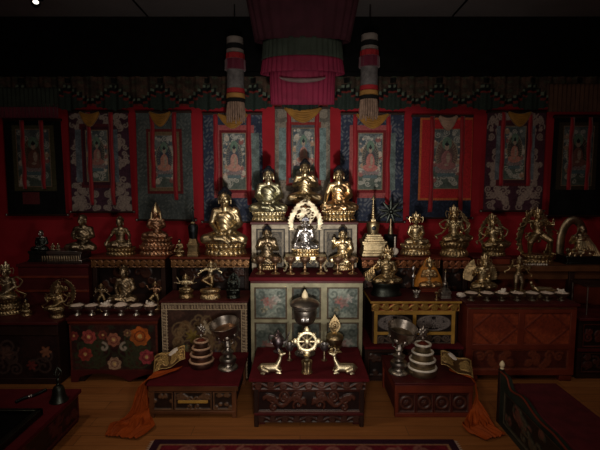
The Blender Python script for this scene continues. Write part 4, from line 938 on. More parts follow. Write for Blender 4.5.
def wings(t,s,m,bh,M):
    for sg in (-1,1):
        mm=mandorla(11*m,22*m,8,True,False,16); mm.transform(Matrix.Translation((sg*13*m,.04,bh+6*m))@Matrix.Rotation(-sg*.28,4,'Y')@Matrix.Rotation(-.22+sg*.1,4,'Z')); obj('flame_wing',mm,DGOLD,t,smooth='all',solid=.005)
J=pose('bless',chest=(.03,-.01,.46),head=(.06,-.03,.74))
statue('deity_statue','gilt deity flanked by two flame-shaped wings behind the right offering bowls',B,481,293.5,251,3.62,BZ,J,BRASS,'skirt',DGOLD,('lotus',25,8),DGOLD,None,GOLD,None,GOLD,None,top=1.02,extra=wings,dp=.6)
J=stand((-.14,-.06,.40),(.16,-.05,.40),(-.12,0,.05),(.14,0,.05),tl=(-.16,-.16,.02),tr=(.18,-.16,.02),el=(-.40,0,1.12),er=(.36,0,.95),hl=(-.36,-.14,1.36),hr=(.42,-.18,1.1))
statue('deity_statue','dark bronze standing deity with raised arm behind the right offering bowls',B,517.5,295,254,3.60,BZ,J,DGOLD,'skirt',BRONZE,('lotus',17,6),DGOLD,None,BRONZE,None,DGOLD,DGOLD,top=1.64,dp=.7)
def reclining(mb):
    mb.cap((-.10,0,.035),(.08,0,.03),.03,.026); mb.cap((-.10,0,.035),(-.14,-.01,.075),.03,.022); mb.ell((-.155,-.015,.105),(.022,.022,.026)); mb.cap((.08,0,.03),(.13,-.02,.015),.024,.012); mb.cap((-.12,-.02,.06),(-.09,-.05,.02),.013,.01); return mb
# small gilt low pedestal group beside the standing deity
t=thing('deity_statue','small reclining gilt figure on a low base beside the standing bronze deity',B,(X_(541,291,3.68),3.68,BZ))
obj('pedestal',MB().lathe([(.13,0),(.13,.012),(.118,.02),(.122,.035),(.05,.035)],28,sy=.5),DGOLD,t)
me=vox(reclining(MB()),.004,2); me.transform(Matrix.Translation((.02,0,.03))@Matrix.Scale(.75,4)); obj('figure',me,BRASS,t,smooth='all')
# ------------------------------------------------------------------ stupas and small upright objects
def stupa(label,px,pyb,pyt,Y,z,wpx,m1,m2,m3,name='stupa',dk=.27):
    x,_,m=at_y(px,pyb,Y); H=(pyb-pyt)*m; w=wpx*m; t=thing(name,label,'stupa',(x,Y+w/2,z)); mb=MB()
    zz=0
    for k,(a,hh) in enumerate(((1,.05),(.92,.04),(.86,.10),(.97,.03),(1.0,.03),(.8,.035),(.7,.035),(.6,.035))):
        mb.box(-w*a/2,w*a/2,-w*a/2,w*a/2,zz,zz+H*hh); zz+=H*hh
    obj('stepped_base',mb,m1,t,bevel=.003)
    r=w*dk; hb=H*(.21 if dk<.3 else .30)
    obj('dome',MB().lathe([(r*.75,zz),(r*.8,zz+hb*.1),(r*.95,zz+hb*.5),(r,zz+hb*.75),(r*.85,zz+hb*.93),(r*.4,zz+hb),(r*.3,zz+hb*1.02)],24),m2,t)
    n=MB().lathe([(r*.34,0),(r*.34,.006),(r*.25,.008)],16,c=(0,-r*.93,zz+hb*.5),R=Matrix.Rotation(PI/2,3,'X')); obj('niche',n,BLACKM,t)
    z2=zz+hb*1.0; obj('harmika',MB().box(-r*.36,r*.36,-r*.36,r*.36,z2,z2+H*.035),m1,t,bevel=.002); z2+=H*.035
    mb=MB(); hs=H-z2-H*.07; prof=[]
    for i in range(9):
        a=1-i/9*.72; prof+=[(r*.34*a,z2+hs*i/9),(r*.36*a,z2+hs*(i+.5)/9),(r*.26*a,z2+hs*(i+.9)/9)]
    obj('spire',mb.lathe(prof,16),m2,t)
    zf=z2+hs; obj('finial',MB().lathe([(r*.1,zf-H*.01),(r*.42,zf),(r*.38,zf+H*.012),(r*.12,zf+H*.02),(r*.2,zf+H*.04),(r*.1,zf+H*.06),(0.001,zf+H*.075)],14),m3,t)
    return t
stupa('dark stupa with blackened dome on a pale stepped base, beside the large golden Buddha',192.5,258,208,3.94,ZS,11,DGOLD,BLACKM,VERD,dk=.46)
stupa('golden stupa with dark round niche and slender spire, right of the three Buddhas',374.5,258,197.5,3.95,ZS,25,BRASS,BRASS,PGOLD)
stupa('tiny grey-gold stupa on the right end of the gold framed cabinet',446.5,296.5,268,3.52,GZ,11,DSILV,DSILV,BRASS)
# star-leaf ornament
x,_,m=at_y(390,258,4.3); t=thing('flower_ornament','dark star-shaped metal flower on a slim stem behind the golden stupa','ornament',(x,4.3,ZS))
obj('base',MB().lathe([(9*m,0),(9*m,.02),(6*m,.03),(6.5*m,14*m),(7*m,16*m),(3*m,17*m)],20),BLACKM,t)
obj('stem',MB().lathe([(3*m,16*m),(2.4*m,20*m),(1.2*m,26*m),(1*m,32*m)],14),BRONZE,t)
mb=MB()
for k in range(9):
    a=2*PI*k/9+PI/2; R=Matrix.Rotation(-a+PI/2,3,'Y'); mb.ell((6*m*math.cos(a),-.003*(k%2),39*m+6*m*math.sin(a)),(1.5*m,.006,6.5*m),R,8,6)
mb.ell((0,-.006,39*m),2.6*m); obj('star_flower',mb,VERD,t)
x,_,m=at_y(395,258,3.95); t=thing('ritual_mirror','slim handle of white beads rising from a pale round ornament, beside the golden stupa','ornament',(x,3.97,ZS))
mb=MB().lathe([(3.6*m,0),(3.6*m,.006),(1*m,.012)],16); obj('foot',mb,BLACKM,t)
obj('round_body',MB().ell((0,0,4*m+.008),(3.8*m,2.4*m,3.8*m),None,16,10),WHITE,t)
mb=MB()
for i in range(7): mb.ell((0,0,(8.4+i*1.75)*m),(.9*m,.9*m,.95*m),None,8,6)
obj('bead_handle',mb,WHITE,t)
# tiny three-lobed ornament, tiny gold cup, shell, bead string
x,y,m=on_z(417,297.5,GZ); t=thing('lobed_ornament','tiny silvery three-lobed ornament at the front of the gold framed cabinet','ornament',(x,y+.02,GZ))
mb=MB().lathe([(.03,0),(.03,.008),(.018,.014),(.02,.02)],16)
for a in (-.5,0,.5): mb.ell((.028*math.sin(a)*1.3,0,.022+.02*math.cos(a)),(.012,.01,.026),Matrix.Rotation(a,3,'Y'))
obj('body',vox(mb,.003,1),DSILV,t,smooth='all')
x,y,m=on_z(437,300,GZ); t=thing('butter_lamp','tiny brass butter lamp at the front right of the gold framed cabinet','lamp',(x,y+.015,GZ))
obj('body',MB().lathe([(.018,0),(.018,.005),(.007,.012),(.006,.03),(.011,.034),(.006,.038),(.017,.052),(.02,.062),(.017,.062),(.01,.054)],16),BRASS,t)
x,y,m=on_z(461,297,BZ); 
x,_,m=at_y(459.5,289,3.78); t=tag(obj('sea_shell',MB().ell((0,0,.022),(.04,.022,.022),Matrix.Rotation(.2,3,'Y')).lathe([(.02,0),(.014,.012),(.009,.02),(.002,.036)],14,c=(.03,0,.026),R=Matrix.Rotation(1.3,3,'Y')),WHITE),'small pale shell lying between the tiny stupa and the winged deity','shell')
t.location=(X_(461,290,3.60),3.60,BZ)
t=thing('bead_string','short row of pale beads lying in front of the fierce deity at the right','beads',(X_(535,264,3.93),3.93,TZ))
for i in range(11):
    xx=(i-5)*.0205; obj('bead',MB().ell((xx,.004*math.sin(i*1.7),.0088),.0088,None,8,6),WHITE,t)
# ------------------------------------------------------------------ hangings
YT=4.70
def thangka(label,mt,pt,base,motif,border,inner,halo,robe,veil,ribbons,seed,style='brocade',lower=None,side=None,curve=0,Y=YT,name='hanging_scroll',dim=1.0,bw1=.062,bw2=.034):
    x0,x1,yt,yb=mt; X0,z1,m=at_y(x0,yt,Y); X1=X_(x1,yt,Y); z0=Z_(yb,Y); a0=X_(pt[0],pt[2],Y); a1=X_(pt[1],pt[2],Y); b1=Z_(pt[2],Y); b0=Z_(pt[3],Y)
    t=thing(name,label,'hanging',((X0+X1)/2,Y,z0))
    B0,M0,BD,IN=[np.array(c)*dim for c in (base,motif,border,inner)]
    def fn(U,V,w,h):
        C=mixc(B0*.8,B0*1.15,sm(-.6,.6,noise(U,V,3,seed)))
        if style=='floral':
            c=mirror(scrolls(w/2,h,110,seed,r=(.06,.15)),w/2); k=ridge(dist(U,V,c),.0085); C=mixc(C,np.broadcast_to(M0,C.shape),k*.85)
        else:
            k=sm(.15,.5,np.sin(U*70+2.2*np.sin(V*46+seed))*np.sin(V*64+2.2*np.sin(U*52))); C=mixc(C,np.broadcast_to(M0,C.shape),k*.75)
        px,pz=U+X0,V+z0; o=.05; d=np.maximum(np.maximum(a0-px,px-a1),np.maximum(b0-pz,pz-b1))
        if style!='plain':
            C=mixc(C,np.broadcast_to(BD,C.shape),(d<bw1)*1.0); C=mixc(C,np.broadcast_to(IN,C.shape),(d<bw2)*1.0)
        else: C=mixc(C,np.broadcast_to(BD,C.shape),(d<.04)*1.0)
        if lower is not None:
            lx0,lx1,ly0,ly1,lc=lower; q=(px>X_(lx0,ly0,Y))&(px<X_(lx1,ly0,Y))&(pz<Z_(ly0,Y))&(pz>Z_(ly1,Y)); C=mixc(C,np.broadcast_to(np.array(lc)*dim,C.shape),q*.85)
        if side is not None:
            for sx0,sx1 in side[:-1]:
                q=(px>X_(sx0,150,Y))&(px<X_(sx1,150,Y))&(pz<b1)&(pz>b0); C=mixc(C,mixc(np.array(side[-1])*dim*.7,np.array(side[-1])*dim*1.2,sm(-.4,.5,noise(U,V,9,seed+3))),q*1.0)
        return .006*np.sin(U*24+seed)*(1-.5*V/h)+.004,C
    flare=.03
    def edge(U,V,w,h,Xc,Zc): return (Xc-(X0+X1)/2)*(1+flare*(1-V/h))+(X0+X1)/2, Zc
    nx_=int((X1-X0)/.0075); nz=int((z1-z0)/.0075)
    obj('brocade_mount',gmesh('brocade_mount',grid(X0,X1,z0,z1,Y,nx_,nz,fn,edge)),CLOTH,t,world=True,smooth='all')
    def pic(U,V,w,h):
        u=U/w-.5; v=V/h; R=np.random.RandomState(seed)
        C=mixc(np.array(lin(66,84,92)),np.array(lin(110,124,122)),sm(-.5,.6,noise(U,V,7,seed)))
        C=mixc(C,np.broadcast_to(lin(70,92,64),C.shape),(v<.3)*.6)
        c=scrolls(w,h,44,seed+1,r=(.05,.13)); C=mixc(C,np.broadcast_to(lin(196,190,170),C.shape),ridge(dist(U,V,c),.006)*.75)
        for k in range(12):                                   # small figures in the clouds
            fx=R.choice([-.38,-.3,.3,.38]); fy=R.uniform(.08,.92); q=np.hypot((u-fx)*w,(v-fy)*h)
            C=mixc(C,np.broadcast_to([lin(170,60,50),lin(200,180,150),lin(60,90,110),lin(190,130,70)][k%4],C.shape),(q<.028)*.9); C=mixc(C,np.broadcast_to(lin(214,180,150),C.shape),(np.hypot((u-fx)*w,(v-fy)*h-.024)<.011)*1.0)
        E=lambda cx,cy,rx,ry: ((u-cx)/rx)**2+((v-cy)/ry)**2
        q=E(0,.56,.33,.27); C=mixc(C,np.broadcast_to(lin(160,144,104),C.shape),(q<1.12)*1.0); C=mixc(C,np.broadcast_to(halo,C.shape),(q<1)*1.0); k=(np.sin(np.arctan2(v-.56,(u)*.6)*30)>.4)&(q<1)&(q>.4); C=mixc(C,np.broadcast_to(lin(190,160,90),C.shape),k*.4)
        C=mixc(C,np.broadcast_to(lin(90,140,110),C.shape),(E(0,.76,.15,.105)<1)*1.0)
        C=mixc(C,np.broadcast_to(lin(140,110,112),C.shape),((abs(v-.30+.02*np.cos(u*50))<.035)&(abs(u)<.34))*1.0); C=mixc(C,np.broadcast_to(lin(70,110,120),C.shape),((abs(v-.235)<.03)&(abs(u)<.28))*1.0)
        C=mixc(C,np.broadcast_to(robe,C.shape),((E(0,.39,.30,.065)<1)|(E(0,.50,.165,.14)<1))*1.0)
        C=mixc(C,np.broadcast_to(lin(176,140,108),C.shape),((E(.05,.52,.06,.085)<1)|(E(0,.405,.07,.02)<1)|(E(0,.70,.068,.058)<1))*1.0); C=mixc(C,np.broadcast_to(lin(26,28,44),C.shape),((E(0,.745,.06,.03)<1)|(E(0,.775,.024,.022)<1))*1.0)
        e=np.minimum(np.minimum(V,h-V),np.minimum(U,w-U)); C=mixc(C,np.broadcast_to(lin(150,110,60),C.shape),(e<.007)*1.0)
        g_=C.mean(-1,keepdims=True); return 0*U,(C*.5+g_*.42)*dim*1.25
    nx_=int((a1-a0)/.0055); nz=int((b1-b0)/.0055)
    obj('painting',gmesh('painting',grid(a0,a1,b0,b1,Y-.012,nx_,nz,pic)),PAINT,t,world=True,smooth='all')
    if veil:
        vx,vm,vw=veil; cx=X_(vx,yt+4,Y); hw=vw/2*m; mb=MB()
        for k in range(5):
            q=k/4; P=[]
            for s in np.linspace(-1,1,17): P.append((cx+hw*s*(.8-.12*q),Y-.03-.012*math.cos(s*PI/2),z1-.012-q*.02-(.03+.085*q)*(1-abs(s)**1.7)))
            mb.tube(P,.017,7)
        obj('gathered_veil',mb,vm,t,world=True,smooth='all')
    for rx,rb in ribbons:
        x=X_(rx,yt+20,Y); zb=Z_(rb,Y); n=24; v=[]
        for i in range(n+1):
            z=z1-.005-(z1-.005-zb)*i/n; dx=.003*math.sin(i*.5+seed+rx)
            v+=[(x-.023+dx,Y-.024-.003*math.sin(i),z),(x+.023+dx,Y-.024+.003*math.sin(i+1),z)]
        obj('ribbon',MB().add(v,[(2*i,2*i+1,2*i+3,2*i+2) for i in range(n)]),REDSILK,t,world=True,smooth='all',solid=.002)
    fl=(X1-X0)/2*(1+flare)
    mb=MB(); c=(X0+X1)/2; mb.tube([(c-fl-.015,Y-.004,z0),(c+fl+.015,Y-.004,z0)],.011,10); rod=obj('rod',mb,DKWOOD,t,world=True)
    for s in (-1,1): obj('rod_knob',MB().ell((c+s*(fl+.02),Y-.004,z0),(.014,.016,.016)),DSILV,rod,world=True)
    obj('top_rod',MB().box(X0-.005,X1+.005,Y-.008,Y+.016,z1-.012,z1+.012),DKWOOD,t,world=True)
    return t
RED=lin(186,44,50); ORG=lin(196,104,60); PNK=lin(164,84,84); NAV=lin(38,46,66); BLU=lin(50,58,78)
thangka('black bordered scroll painting with an olive panel, leftmost on the red wall',(4,61,120,215),(16,50,129,187),lin(16,18,18),lin(26,30,28),lin(84,80,56),lin(70,66,50),lin(90,60,40),lin(130,60,40),None,[(24,189),(43,189)],1,'plain',lower=(23,40,192,204,lin(120,52,56)),dim=.8)
thangka('purple brocade scroll with pale flower pattern, second from the left on the wall',(69,128,112,212),(85.5,108,130,182),lin(74,46,62),lin(176,160,148),lin(96,40,48),lin(70,34,48),lin(60,60,70),lin(180,90,70),(91,YELSILK,24),[(90,205),(112,205)],2,'floral',side=((76,82),(112,118),lin(110,120,130)),dim=.9)
thangka('grey-green brocade scroll with orange robed Buddha painting, behind the pointed-hat lama',(136,191,112,220),(152,176,135,188),lin(84,92,92),lin(110,116,112),lin(110,40,42),lin(130,110,84),lin(40,60,90),lin(210,110,60),(161,YELSILK,26),[(153,188),(175,200)],3,dim=.9)
thangka('blue brocade scroll with wide red frame, behind the large golden Buddha',(203,262,114,222),(222,246,133,190),BLU,lin(108,112,120),PNK,lin(110,30,38),lin(60,80,100),lin(206,120,90),(233,YELSILK,36),[(216,190),(249,205)],4,side=((251,259),lin(110,124,122)),bw1=.085,bw2=.03)
thangka('narrow multi-column scroll in the centre directly behind the highest Buddha',(275,330,108,205),(292,315,128,180),lin(112,104,96),lin(150,140,126),lin(140,50,46),lin(90,90,96),lin(80,120,140),lin(200,110,80),(303,YELSILK,46),[(289,178),(317,178)],5,'floral',side=((279,286),(319,326),lin(120,140,140)))
thangka('blue brocade scroll with pink frame and dark painting, right of the three Buddhas',(341,404,114,222),(358,383,133,190),BLU,lin(112,116,124),PNK,lin(120,34,40),lin(70,74,80),lin(206,80,60),(372,YELSILK,40),[(355,205),(388,205)],6,side=((388,395),lin(110,124,122)),bw1=.085,bw2=.03)
thangka('navy scroll with orange and red frame around a grey painting, right of centre',(412,473,116,218),(431,463,129,189),NAV,lin(54,64,88),ORG,RED,lin(110,70,66),lin(170,80,80),(447,PALSILK,22),[(431.5,212),(461.5,212)],7,lower=None,bw1=.118,bw2=.098)
thangka('purple brocade scroll with pale flower pattern, second from the right on the wall',(487,546,112,211),(504,526,126,180),lin(78,46,60),lin(180,160,148),lin(100,36,44),lin(76,36,48),lin(70,60,60),lin(206,100,60),(518,YELSILK,28),[(502,186),(529,186)],8,'floral',side=((496,502),(528,534),lin(120,126,134)),dim=.9)
thangka('black bordered scroll painting with a dim olive panel, rightmost on the red wall',(554,606,117,216),(563,594,126,186),lin(16,18,18),lin(26,30,28),lin(70,60,44),lin(60,54,40),lin(60,50,40),lin(140,70,50),None,[(570,190),(588,190)],9,'plain',dim=.7)
# valance along the top of the wall
t=thing('valance','long patterned cloth valance with stepped zigzag border along the top of the wall','valance',(0,4.62,Z_(108,4.62)))
xa,xb=-3.7,3.7; z1=2.72; per=.48
def zig(x): return np.abs(((x/per)%1)*2-1)
zb_=Z_(112,4.62)
def valfn(U,V,w,h):
    x=U+xa; z=V; q=np.floor(zig(x)*5)/5; yl=h*(.16+.62*q); C=mixc(lin(58,48,40),lin(92,70,58),sm(-.4,.6,noise(U,V,6,4)))
    c=np.sin(x*34)*np.sin(z*60)>.5; C=mixc(C,np.broadcast_to(lin(70,84,66),C.shape),c*.5)
    d=z-yl; C=mixc(C,np.broadcast_to(lin(14,16,16),C.shape),(abs(d)<.035)*1.0); C=mixc(C,np.broadcast_to(lin(108,120,104),C.shape),((d>.0)&(d<.03)&((x/ (per/10))%1<.55))*1.0)
    C=mixc(C,np.broadcast_to(lin(120,44,40),C.shape),((d<-.035)&(d>-.06))*1.0); C=mixc(C,np.broadcast_to(lin(46,58,52),C.shape),(d<-.06)*1.0)
    k=(np.abs((x/per+.5)%1-.5)*per<.03)&(np.abs(z-h*.86)<.03); C=mixc(C,np.broadcast_to(lin(10,10,10),C.shape),k*1.0)
    return .012*np.sin(x*40)+.006*np.sin(x*93),C*.8
def valedge(U,V,w,h,Xc,Zc):
    low=.05*(1-zig(U+xa))+.012*np.abs(np.sin((U+xa)*PI/.06)); return Xc, z1-(z1-Zc)*(1-low/h*1.0)
obj('zigzag_cloth',gmesh('zigzag_cloth',grid(xa,xb,zb_,z1,4.585,900,40,valfn,valedge)),CLOTH,t,world=True,smooth='all')
obj('batten',MB().box(xa,xb,4.565,4.598,z1-.01,z1+.03),BLACKP,t,world=True)
def pleat(x0,x1,ztop,zbot,Y,mat,n,amp=.014,name='pleated_panel',par=None,sag=0,flare=0):
    nx_=n*8; v=[]; f=[]; nz=8
    for j in range(nz+1):
        q=j/nz
        for i in range(nx_+1):
            u=i/nx_; x=x0+(x1-x0)*u; x=(x-(x0+x1)/2)*(1+flare*q)+(x0+x1)/2; z=ztop-(ztop-zbot)*q-sag*q*math.sin(PI*u); v.append((x,Y-amp*(.5+.5*q)*math.cos(2*PI*n*u)-.02*q*flare*5,z))
    for j in range(nz):
        for i in range(nx_): a=j*(nx_+1)+i; f.append((a,a+1,a+nx_+2,a+nx_+1))
    return obj(name,MB().add(v,f),mat,par,world=True,smooth='all',solid=.002)
GRNCL=matte('dull_green_cloth',lin(48,56,48),.85,.3,10,.2); CRIM=matte('crimson_cloth',lin(112,24,52),.8,.25,10,.2)
pleat(X_(-5,90,4.6),X_(62,90,4.6),Z_(88,4.55),Z_(107,4.55),4.545,GRNCL,16,par=t)
pleat(X_(-5,90,4.6),X_(60,90,4.6),Z_(104,4.56),Z_(118,4.56),4.56,MARSILK,16,par=t,name='maroon_frill')
pleat(X_(545,90,4.6),X_(606,90,4.6),Z_(84,4.55),Z_(112,4.55),4.545,matte('brown_cloth',lin(84,58,44),.85,.3,10,.2),14,par=t)
# hanging canopy of two pleated tiers under a dark swag
Yc=3.7; cx,_,m=at_y(302.5,60,Yc); t=thing('canopy','green and crimson pleated canopy hanging in two tiers in front of the ceiling','canopy',(cx,Yc,Z_(102,Yc)))
def drum(name,par,mat,r,ztop,zbot,n,amp,r2=None,sag=0,sy=1):
    v=[]; f=[]; nx_=n*6; nz=8; r2=r2 or r
    for j in range(nz+1):
        q=j/nz
        for i in range(nx_):
            a=2*PI*i/nx_; R=(r+(r2-r)*q)+amp*(.3+.7*q)*math.cos(n*a); z=ztop-(ztop-zbot)*q-sag*q*(.5+.5*math.sin(-a))
            v.append((cx+R*math.cos(a),Yc+R*sy*math.sin(a),z))
    for j in range(nz):
        for i in range(nx_): a=j*nx_+i; b_=j*nx_+(i+1)%nx_; f.append((a,b_,b_+nx_,a+nx_))
    return obj(name,MB().add(v,f),mat,par,world=True,smooth='all',solid=.002)
r1=39*m; zt=Z_(36,Yc-r1*.5); zm=Z_(55,Yc-r1*.5); zl=Z_(68,Yc-r1*.5)
drum('green_tier',t,GRNCL,r1,zt,zm,40,.010,sy=.5,sag=.0,r2=r1*1.02)
drum('crimson_band',t,CRIM,r1*1.02,zm,zl,40,.012,sy=.5,r2=r1*1.05,sag=.02)
drum('crimson_tier',t,CRIM,33*m,zl+.08,Z_(98,Yc-.15),34,.010,sy=.5,sag=.05,r2=31*m)
obj('canopy_top',MB().lathe([(r1*.99,zt-.012),(r1*.99,zt),(.01,zt+.01)],40,c=(cx,Yc,0),sy=.5),MARSILK,t,world=True)
obj('lining_rim',MB().tube([(cx+23*m*math.cos(a),Yc-.5*33*m-.016-.012*math.sin(a),Z_(75,Yc-.2)-.035*math.sin(a)) for a in np.linspace(.25,PI-.25,24)],[.004+.013*math.sin(PI*i/23) for i in range(24)],8),matte('canopy_lining',lin(104,84,84),.85,.3,12),t,world=True)
for a in (-.16,.16): obj('cord',MB().tube([(cx+a,Yc,zt),(cx+a,Yc,ZC)],.004,6),BLACKP,t,world=True)
Ys=3.7; t=thing('ceiling_swag','dark maroon cloth bowl draped below the ceiling above the canopy','drape',(cx,Ys,ZC))
DKCL=matte('dark_maroon_cloth',lin(58,24,34),.9,.3,8,.2)
drum('draped_cloth',t,DKCL,60*m,ZC,Z_(36,Ys-.2)+.03,26,.012,r2=46*m,sy=.42,sag=.03)
obj('inner_lining',MB().lathe([(47*m,Z_(30,Ys)+.02),(40*m,Z_(30,Ys)+.03),(.01,Z_(30,Ys)+.05)],32,c=(cx,Ys,0),sy=.42),DKCL,t,world=True)
# victory banners
WHCL=matte('off_white_cloth',lin(130,122,116),.85,.25,12,.2); GREYCL=matte('grey_brocade',lin(96,92,92),.85,.4,30,.2); YELCL=matte('yellow_cloth',lin(150,108,56),.85,.3,12,.2); REDCL=matte('red_cloth',lin(150,34,40),.85,.3,12,.2); BLKCL=matte('black_cloth',lin(16,14,14),.9,.3,12,.2)
def banner(px,dy,label):
    Y=4.3; x,_,m=at_y(px,80,Y); Zp=lambda p: Z_(p+dy,Y); t=thing('victory_banner',label,'banner',(x,Y,Zp(126)))
    def ring(name,a,b_,r,mat,lob=0): 
        obj(name,MB().lathe([(r*.9,Zp(a)),(r,Zp(a+.6)),(r*1.0,Zp((a+b_)/2)),(r*1.02,Zp(b_-.5)),(r*.9,Zp(b_))],36,c=(x,Y,0),lobes=lob,la=.04 if lob else 0),mat,t,world=True)
    ring('white_band',38,45,8.2*m,WHCL); ring('black_band',45,50,8.5*m,BLKCL); ring('white_band',50,54,8.6*m,WHCL); ring('red_band',54,61,9*m,REDCL,12)
    ring('tiered_frill',60,71,10*m,MARSILK,14); ring('grey_cylinder',70,90,8.6*m,GREYCL); ring('red_band',89,94,9.2*m,REDCL); ring('yellow_band',94,99,9.4*m,YELCL); ring('black_band',99,103,9.4*m,BLKCL)
    mb=MB()
    for k in range(22):
        a=2*PI*k/22; mb.tube([(x+7.6*m*math.cos(a),Y+7.6*m*math.sin(a),Zp(102)),(x+8.6*m*math.cos(a+.03),Y+8.6*m*math.sin(a+.03),Zp(113)),(x+8.8*m*math.cos(a),Y+8.8*m*math.sin(a),Zp(121+2*math.sin(k*2.4)))],[.009,.012,.006],6)
    o=obj('tassel_fringe',mb,matte('tassel',lin(132,108,92),.85,.4,20,.2),t,world=True)
    obj('cord',MB().tube([(x,Y,Zp(38)),(x,Y,ZC)],.005,6),BLACKP,t,world=True)
banner(235.5,0,'banded cylinder banner with pale tassels hanging left of the canopy')
banner(369,-3,'banded cylinder banner with pale tassels hanging right of the canopy')
# ------------------------------------------------------------------ offerings
cup=[(.5,0),(.52,.03),(.40,.07),(.17,.13),(.13,.2),(.2,.25),(.24,.29),(.14,.34),(.12,.5),(.2,.55),(.15,.6),(.22,.68),(.5,.80),(.6,.93),(.62,1.0),(.57,1.0),(.46,.84),(.1,.74)]
names=['leftmost','second from the left','third from the left','middle','third from the right','second from the right','rightmost']
for i,px in enumerate((260,275.3,290.5,305,321,338,353)):
    x,y,m=on_z(px,274.6,CZ); h=16.5*m; w=11.5*m
    if i==0:
        c0=thing('butter_lamp','',"lamp",(x,y+.03,CZ),0,'butter lamps in front of the silver Buddha')
        b=obj('stem',MB().lathe([(r*w/1.24,z*h) for r,z in cup[:12]],20),metal('lamp_stem',(.52,.36,.22),.36,.4),c0); obj('cup',MB().lathe([(r*w/1.24,z*h) for r,z in cup[11:]],24),metal('lamp_cup',(.55,.36,.24),.34,.45),c0); c=c0
    else: c=dup(c0,(x,y+.03,CZ))
    c['label']='gilt butter lamp, %s of the seven before the silver Buddha'%names[i]
bp=[(.22,0),(.26,.05),(.2,.14),(.13,.26),(.14,.38),(.3,.5),(.44,.72),(.5,.95),(.51,1),(.46,.98),(.38,.76),(.1,.62)]
def bowls(pxs,pyb,z,w,h,grp,side,kinds,mat):
    ord_=['leftmost','second from the left','third from the left','fourth from the left','fifth from the left','sixth from the left','rightmost']
    n=len(pxs); ord_=ord_[:n-1]+['rightmost']; first=None
    for i,px in enumerate(pxs):
        x,y,m=on_z(px,pyb,z); W,H=w*m,h*m; loc=(x,y+.03,z)
        if first is None:
            first=tag(obj('offering_bowl',MB().lathe([(r*W,q*H) for r,q in bp],28),mat),None,'bowl',grp); o=first
        else: o=first.copy(); COL.objects.link(o)
        o.location=loc; o['label']='%s footed offering bowl, %s in the %s row'%({'S':'silvery','B':'brass-grey'}[side[0]],ord_[i],side[1])
        k=kinds[i]; mb=MB(); r=W*.44
        prof=[(.02,.70*H)]+[(r*math.cos(a)*1.0,H*.9+(H*(.34 if k=='m' else .16))*math.sin(a)) for a in np.linspace(0,PI/2*.96,7)]
        mb.lathe([(r*.8,H*.90)]+prof[1:],20)
        f=tag(obj('offering_rice',mb,RICE),'%s grain filling the bowl %s in the %s row'%('heaped pale' if k=='m' else 'pale',ord_[i],side[1]),'rice',grp+' fillings','stuff'); f.location=loc
        if k=='c':
            mb=MB(); R=random.Random(i+3)
            for q in range(7): mb.ell((R.uniform(-.6,.6)*r,R.uniform(-.5,.5)*r,H*1.1+R.uniform(0,.3)*H),(.011,.009,.009),Matrix.Rotation(R.uniform(0,3),3,'Z'),8,5)
            mb.ell((0,0,H*1.05),(r*.6,r*.6,H*.22))
            g=tag(obj('shell_offering',vox(mb,.0035,1),WHITE,smooth='all'),'white lumpy offering on the bowl %s in the %s row'%(ord_[i],side[1]),'offering',grp+' offerings'); g.location=loc
bowls((76,90.5,105,120,135.5,150),316,FZ,14.4,10.5,'offering bowls on the flower painted chest',('S','left'),'llcmlc',metal('bowl_silver',(.6,.57,.52),.3,.5))
bowls((472.5,488,503,518.5,533.5,548.5,563),301.5,BZ,14.4,8.5,'offering bowls on the sideboard',('B','right'),'llclllc',metal('bowl_dull',(.45,.40,.32),.34,.5))
# large stemmed chalices on the outer low tables
def chalice(px,pyb,pyt,z,label,tilt,mat,inm,side):
    x,y,m=on_z(px,pyb,z); H=(pyb-pyt)*m*.98; t=thing('chalice',label,'chalice',(x,y+.075,z))
    s=H; obj('foot',MB().lathe([(.19*s,0),(.195*s,.02*s),(.18*s,.05*s),(.13*s,.075*s),(.12*s,.10*s),(.15*s,.13*s),(.165*s,.18*s),(.15*s,.22*s),(.09*s,.245*s)],32),mat,t)
    obj('stem',MB().lathe([(.09*s,.24*s),(.075*s,.28*s),(.115*s,.31*s),(.12*s,.34*s),(.07*s,.37*s),(.055*s,.42*s),(.08*s,.45*s),(.06*s,.48*s),(.055*s,.58*s)],24),mat,t)
    for k in range(3):
        a=2*PI*k/3-PI/2; obj('bracket',MB().tube([(.06*s*math.cos(a),.06*s*math.sin(a),.46*s),(.13*s*math.cos(a),.13*s*math.sin(a),.50*s),(.10*s*math.cos(a),.10*s*math.sin(a),.58*s),(.16*s*math.cos(a),.16*s*math.sin(a),.66*s)],[.016*s,.02*s,.016*s,.012*s],8),mat,t)
    R=Matrix.Rotation(side*.2,3,'Y')@Matrix.Rotation(tilt,3,'X'); w=.275*s; c=(0,0,.58*s)
    obj('bowl',MB().lathe([(.05*s,0),(.13*s,.03*s),(.21*s,.10*s),(.25*s,.20*s),(w,.33*s),(w*1.04,.345*s),(w*1.0,.35*s),(w*.93,.30*s),(.225*s,.19*s),(.18*s,.11*s),(.08*s,.055*s)],40,c=c,R=R),[mat],t)
    for k in range(8):
        a=2*PI*k/8-PI/2+.2; p=R@Vector((.24*s*math.cos(a),.24*s*math.sin(a),.155*s)); q=Matrix.Rotation(a,3,'Z')@Matrix.Rotation(PI/2-.35,3,'Y'); obj('medallion',MB().ell(Vector(c)+p,(.05*s,.045*s,.016*s),R@q,12,6),mat,t)
    obj('bowl_lining',MB().lathe([(.225*s,.195*s),(.18*s,.115*s),(.08*s,.06*s),(.002,.058*s)],36,c=c,R=R),inm,t)
chalice(226.3,372.5,318,TL[4],'dark silver chalice with wide coppery bowl on the left low table',.24,DSILV,COPPER,-.6)
chalice(401,376.8,322,TR[4],'dull silver chalice with wide dim bowl on the right low table',.24,DSILV,BRONZE,.7)
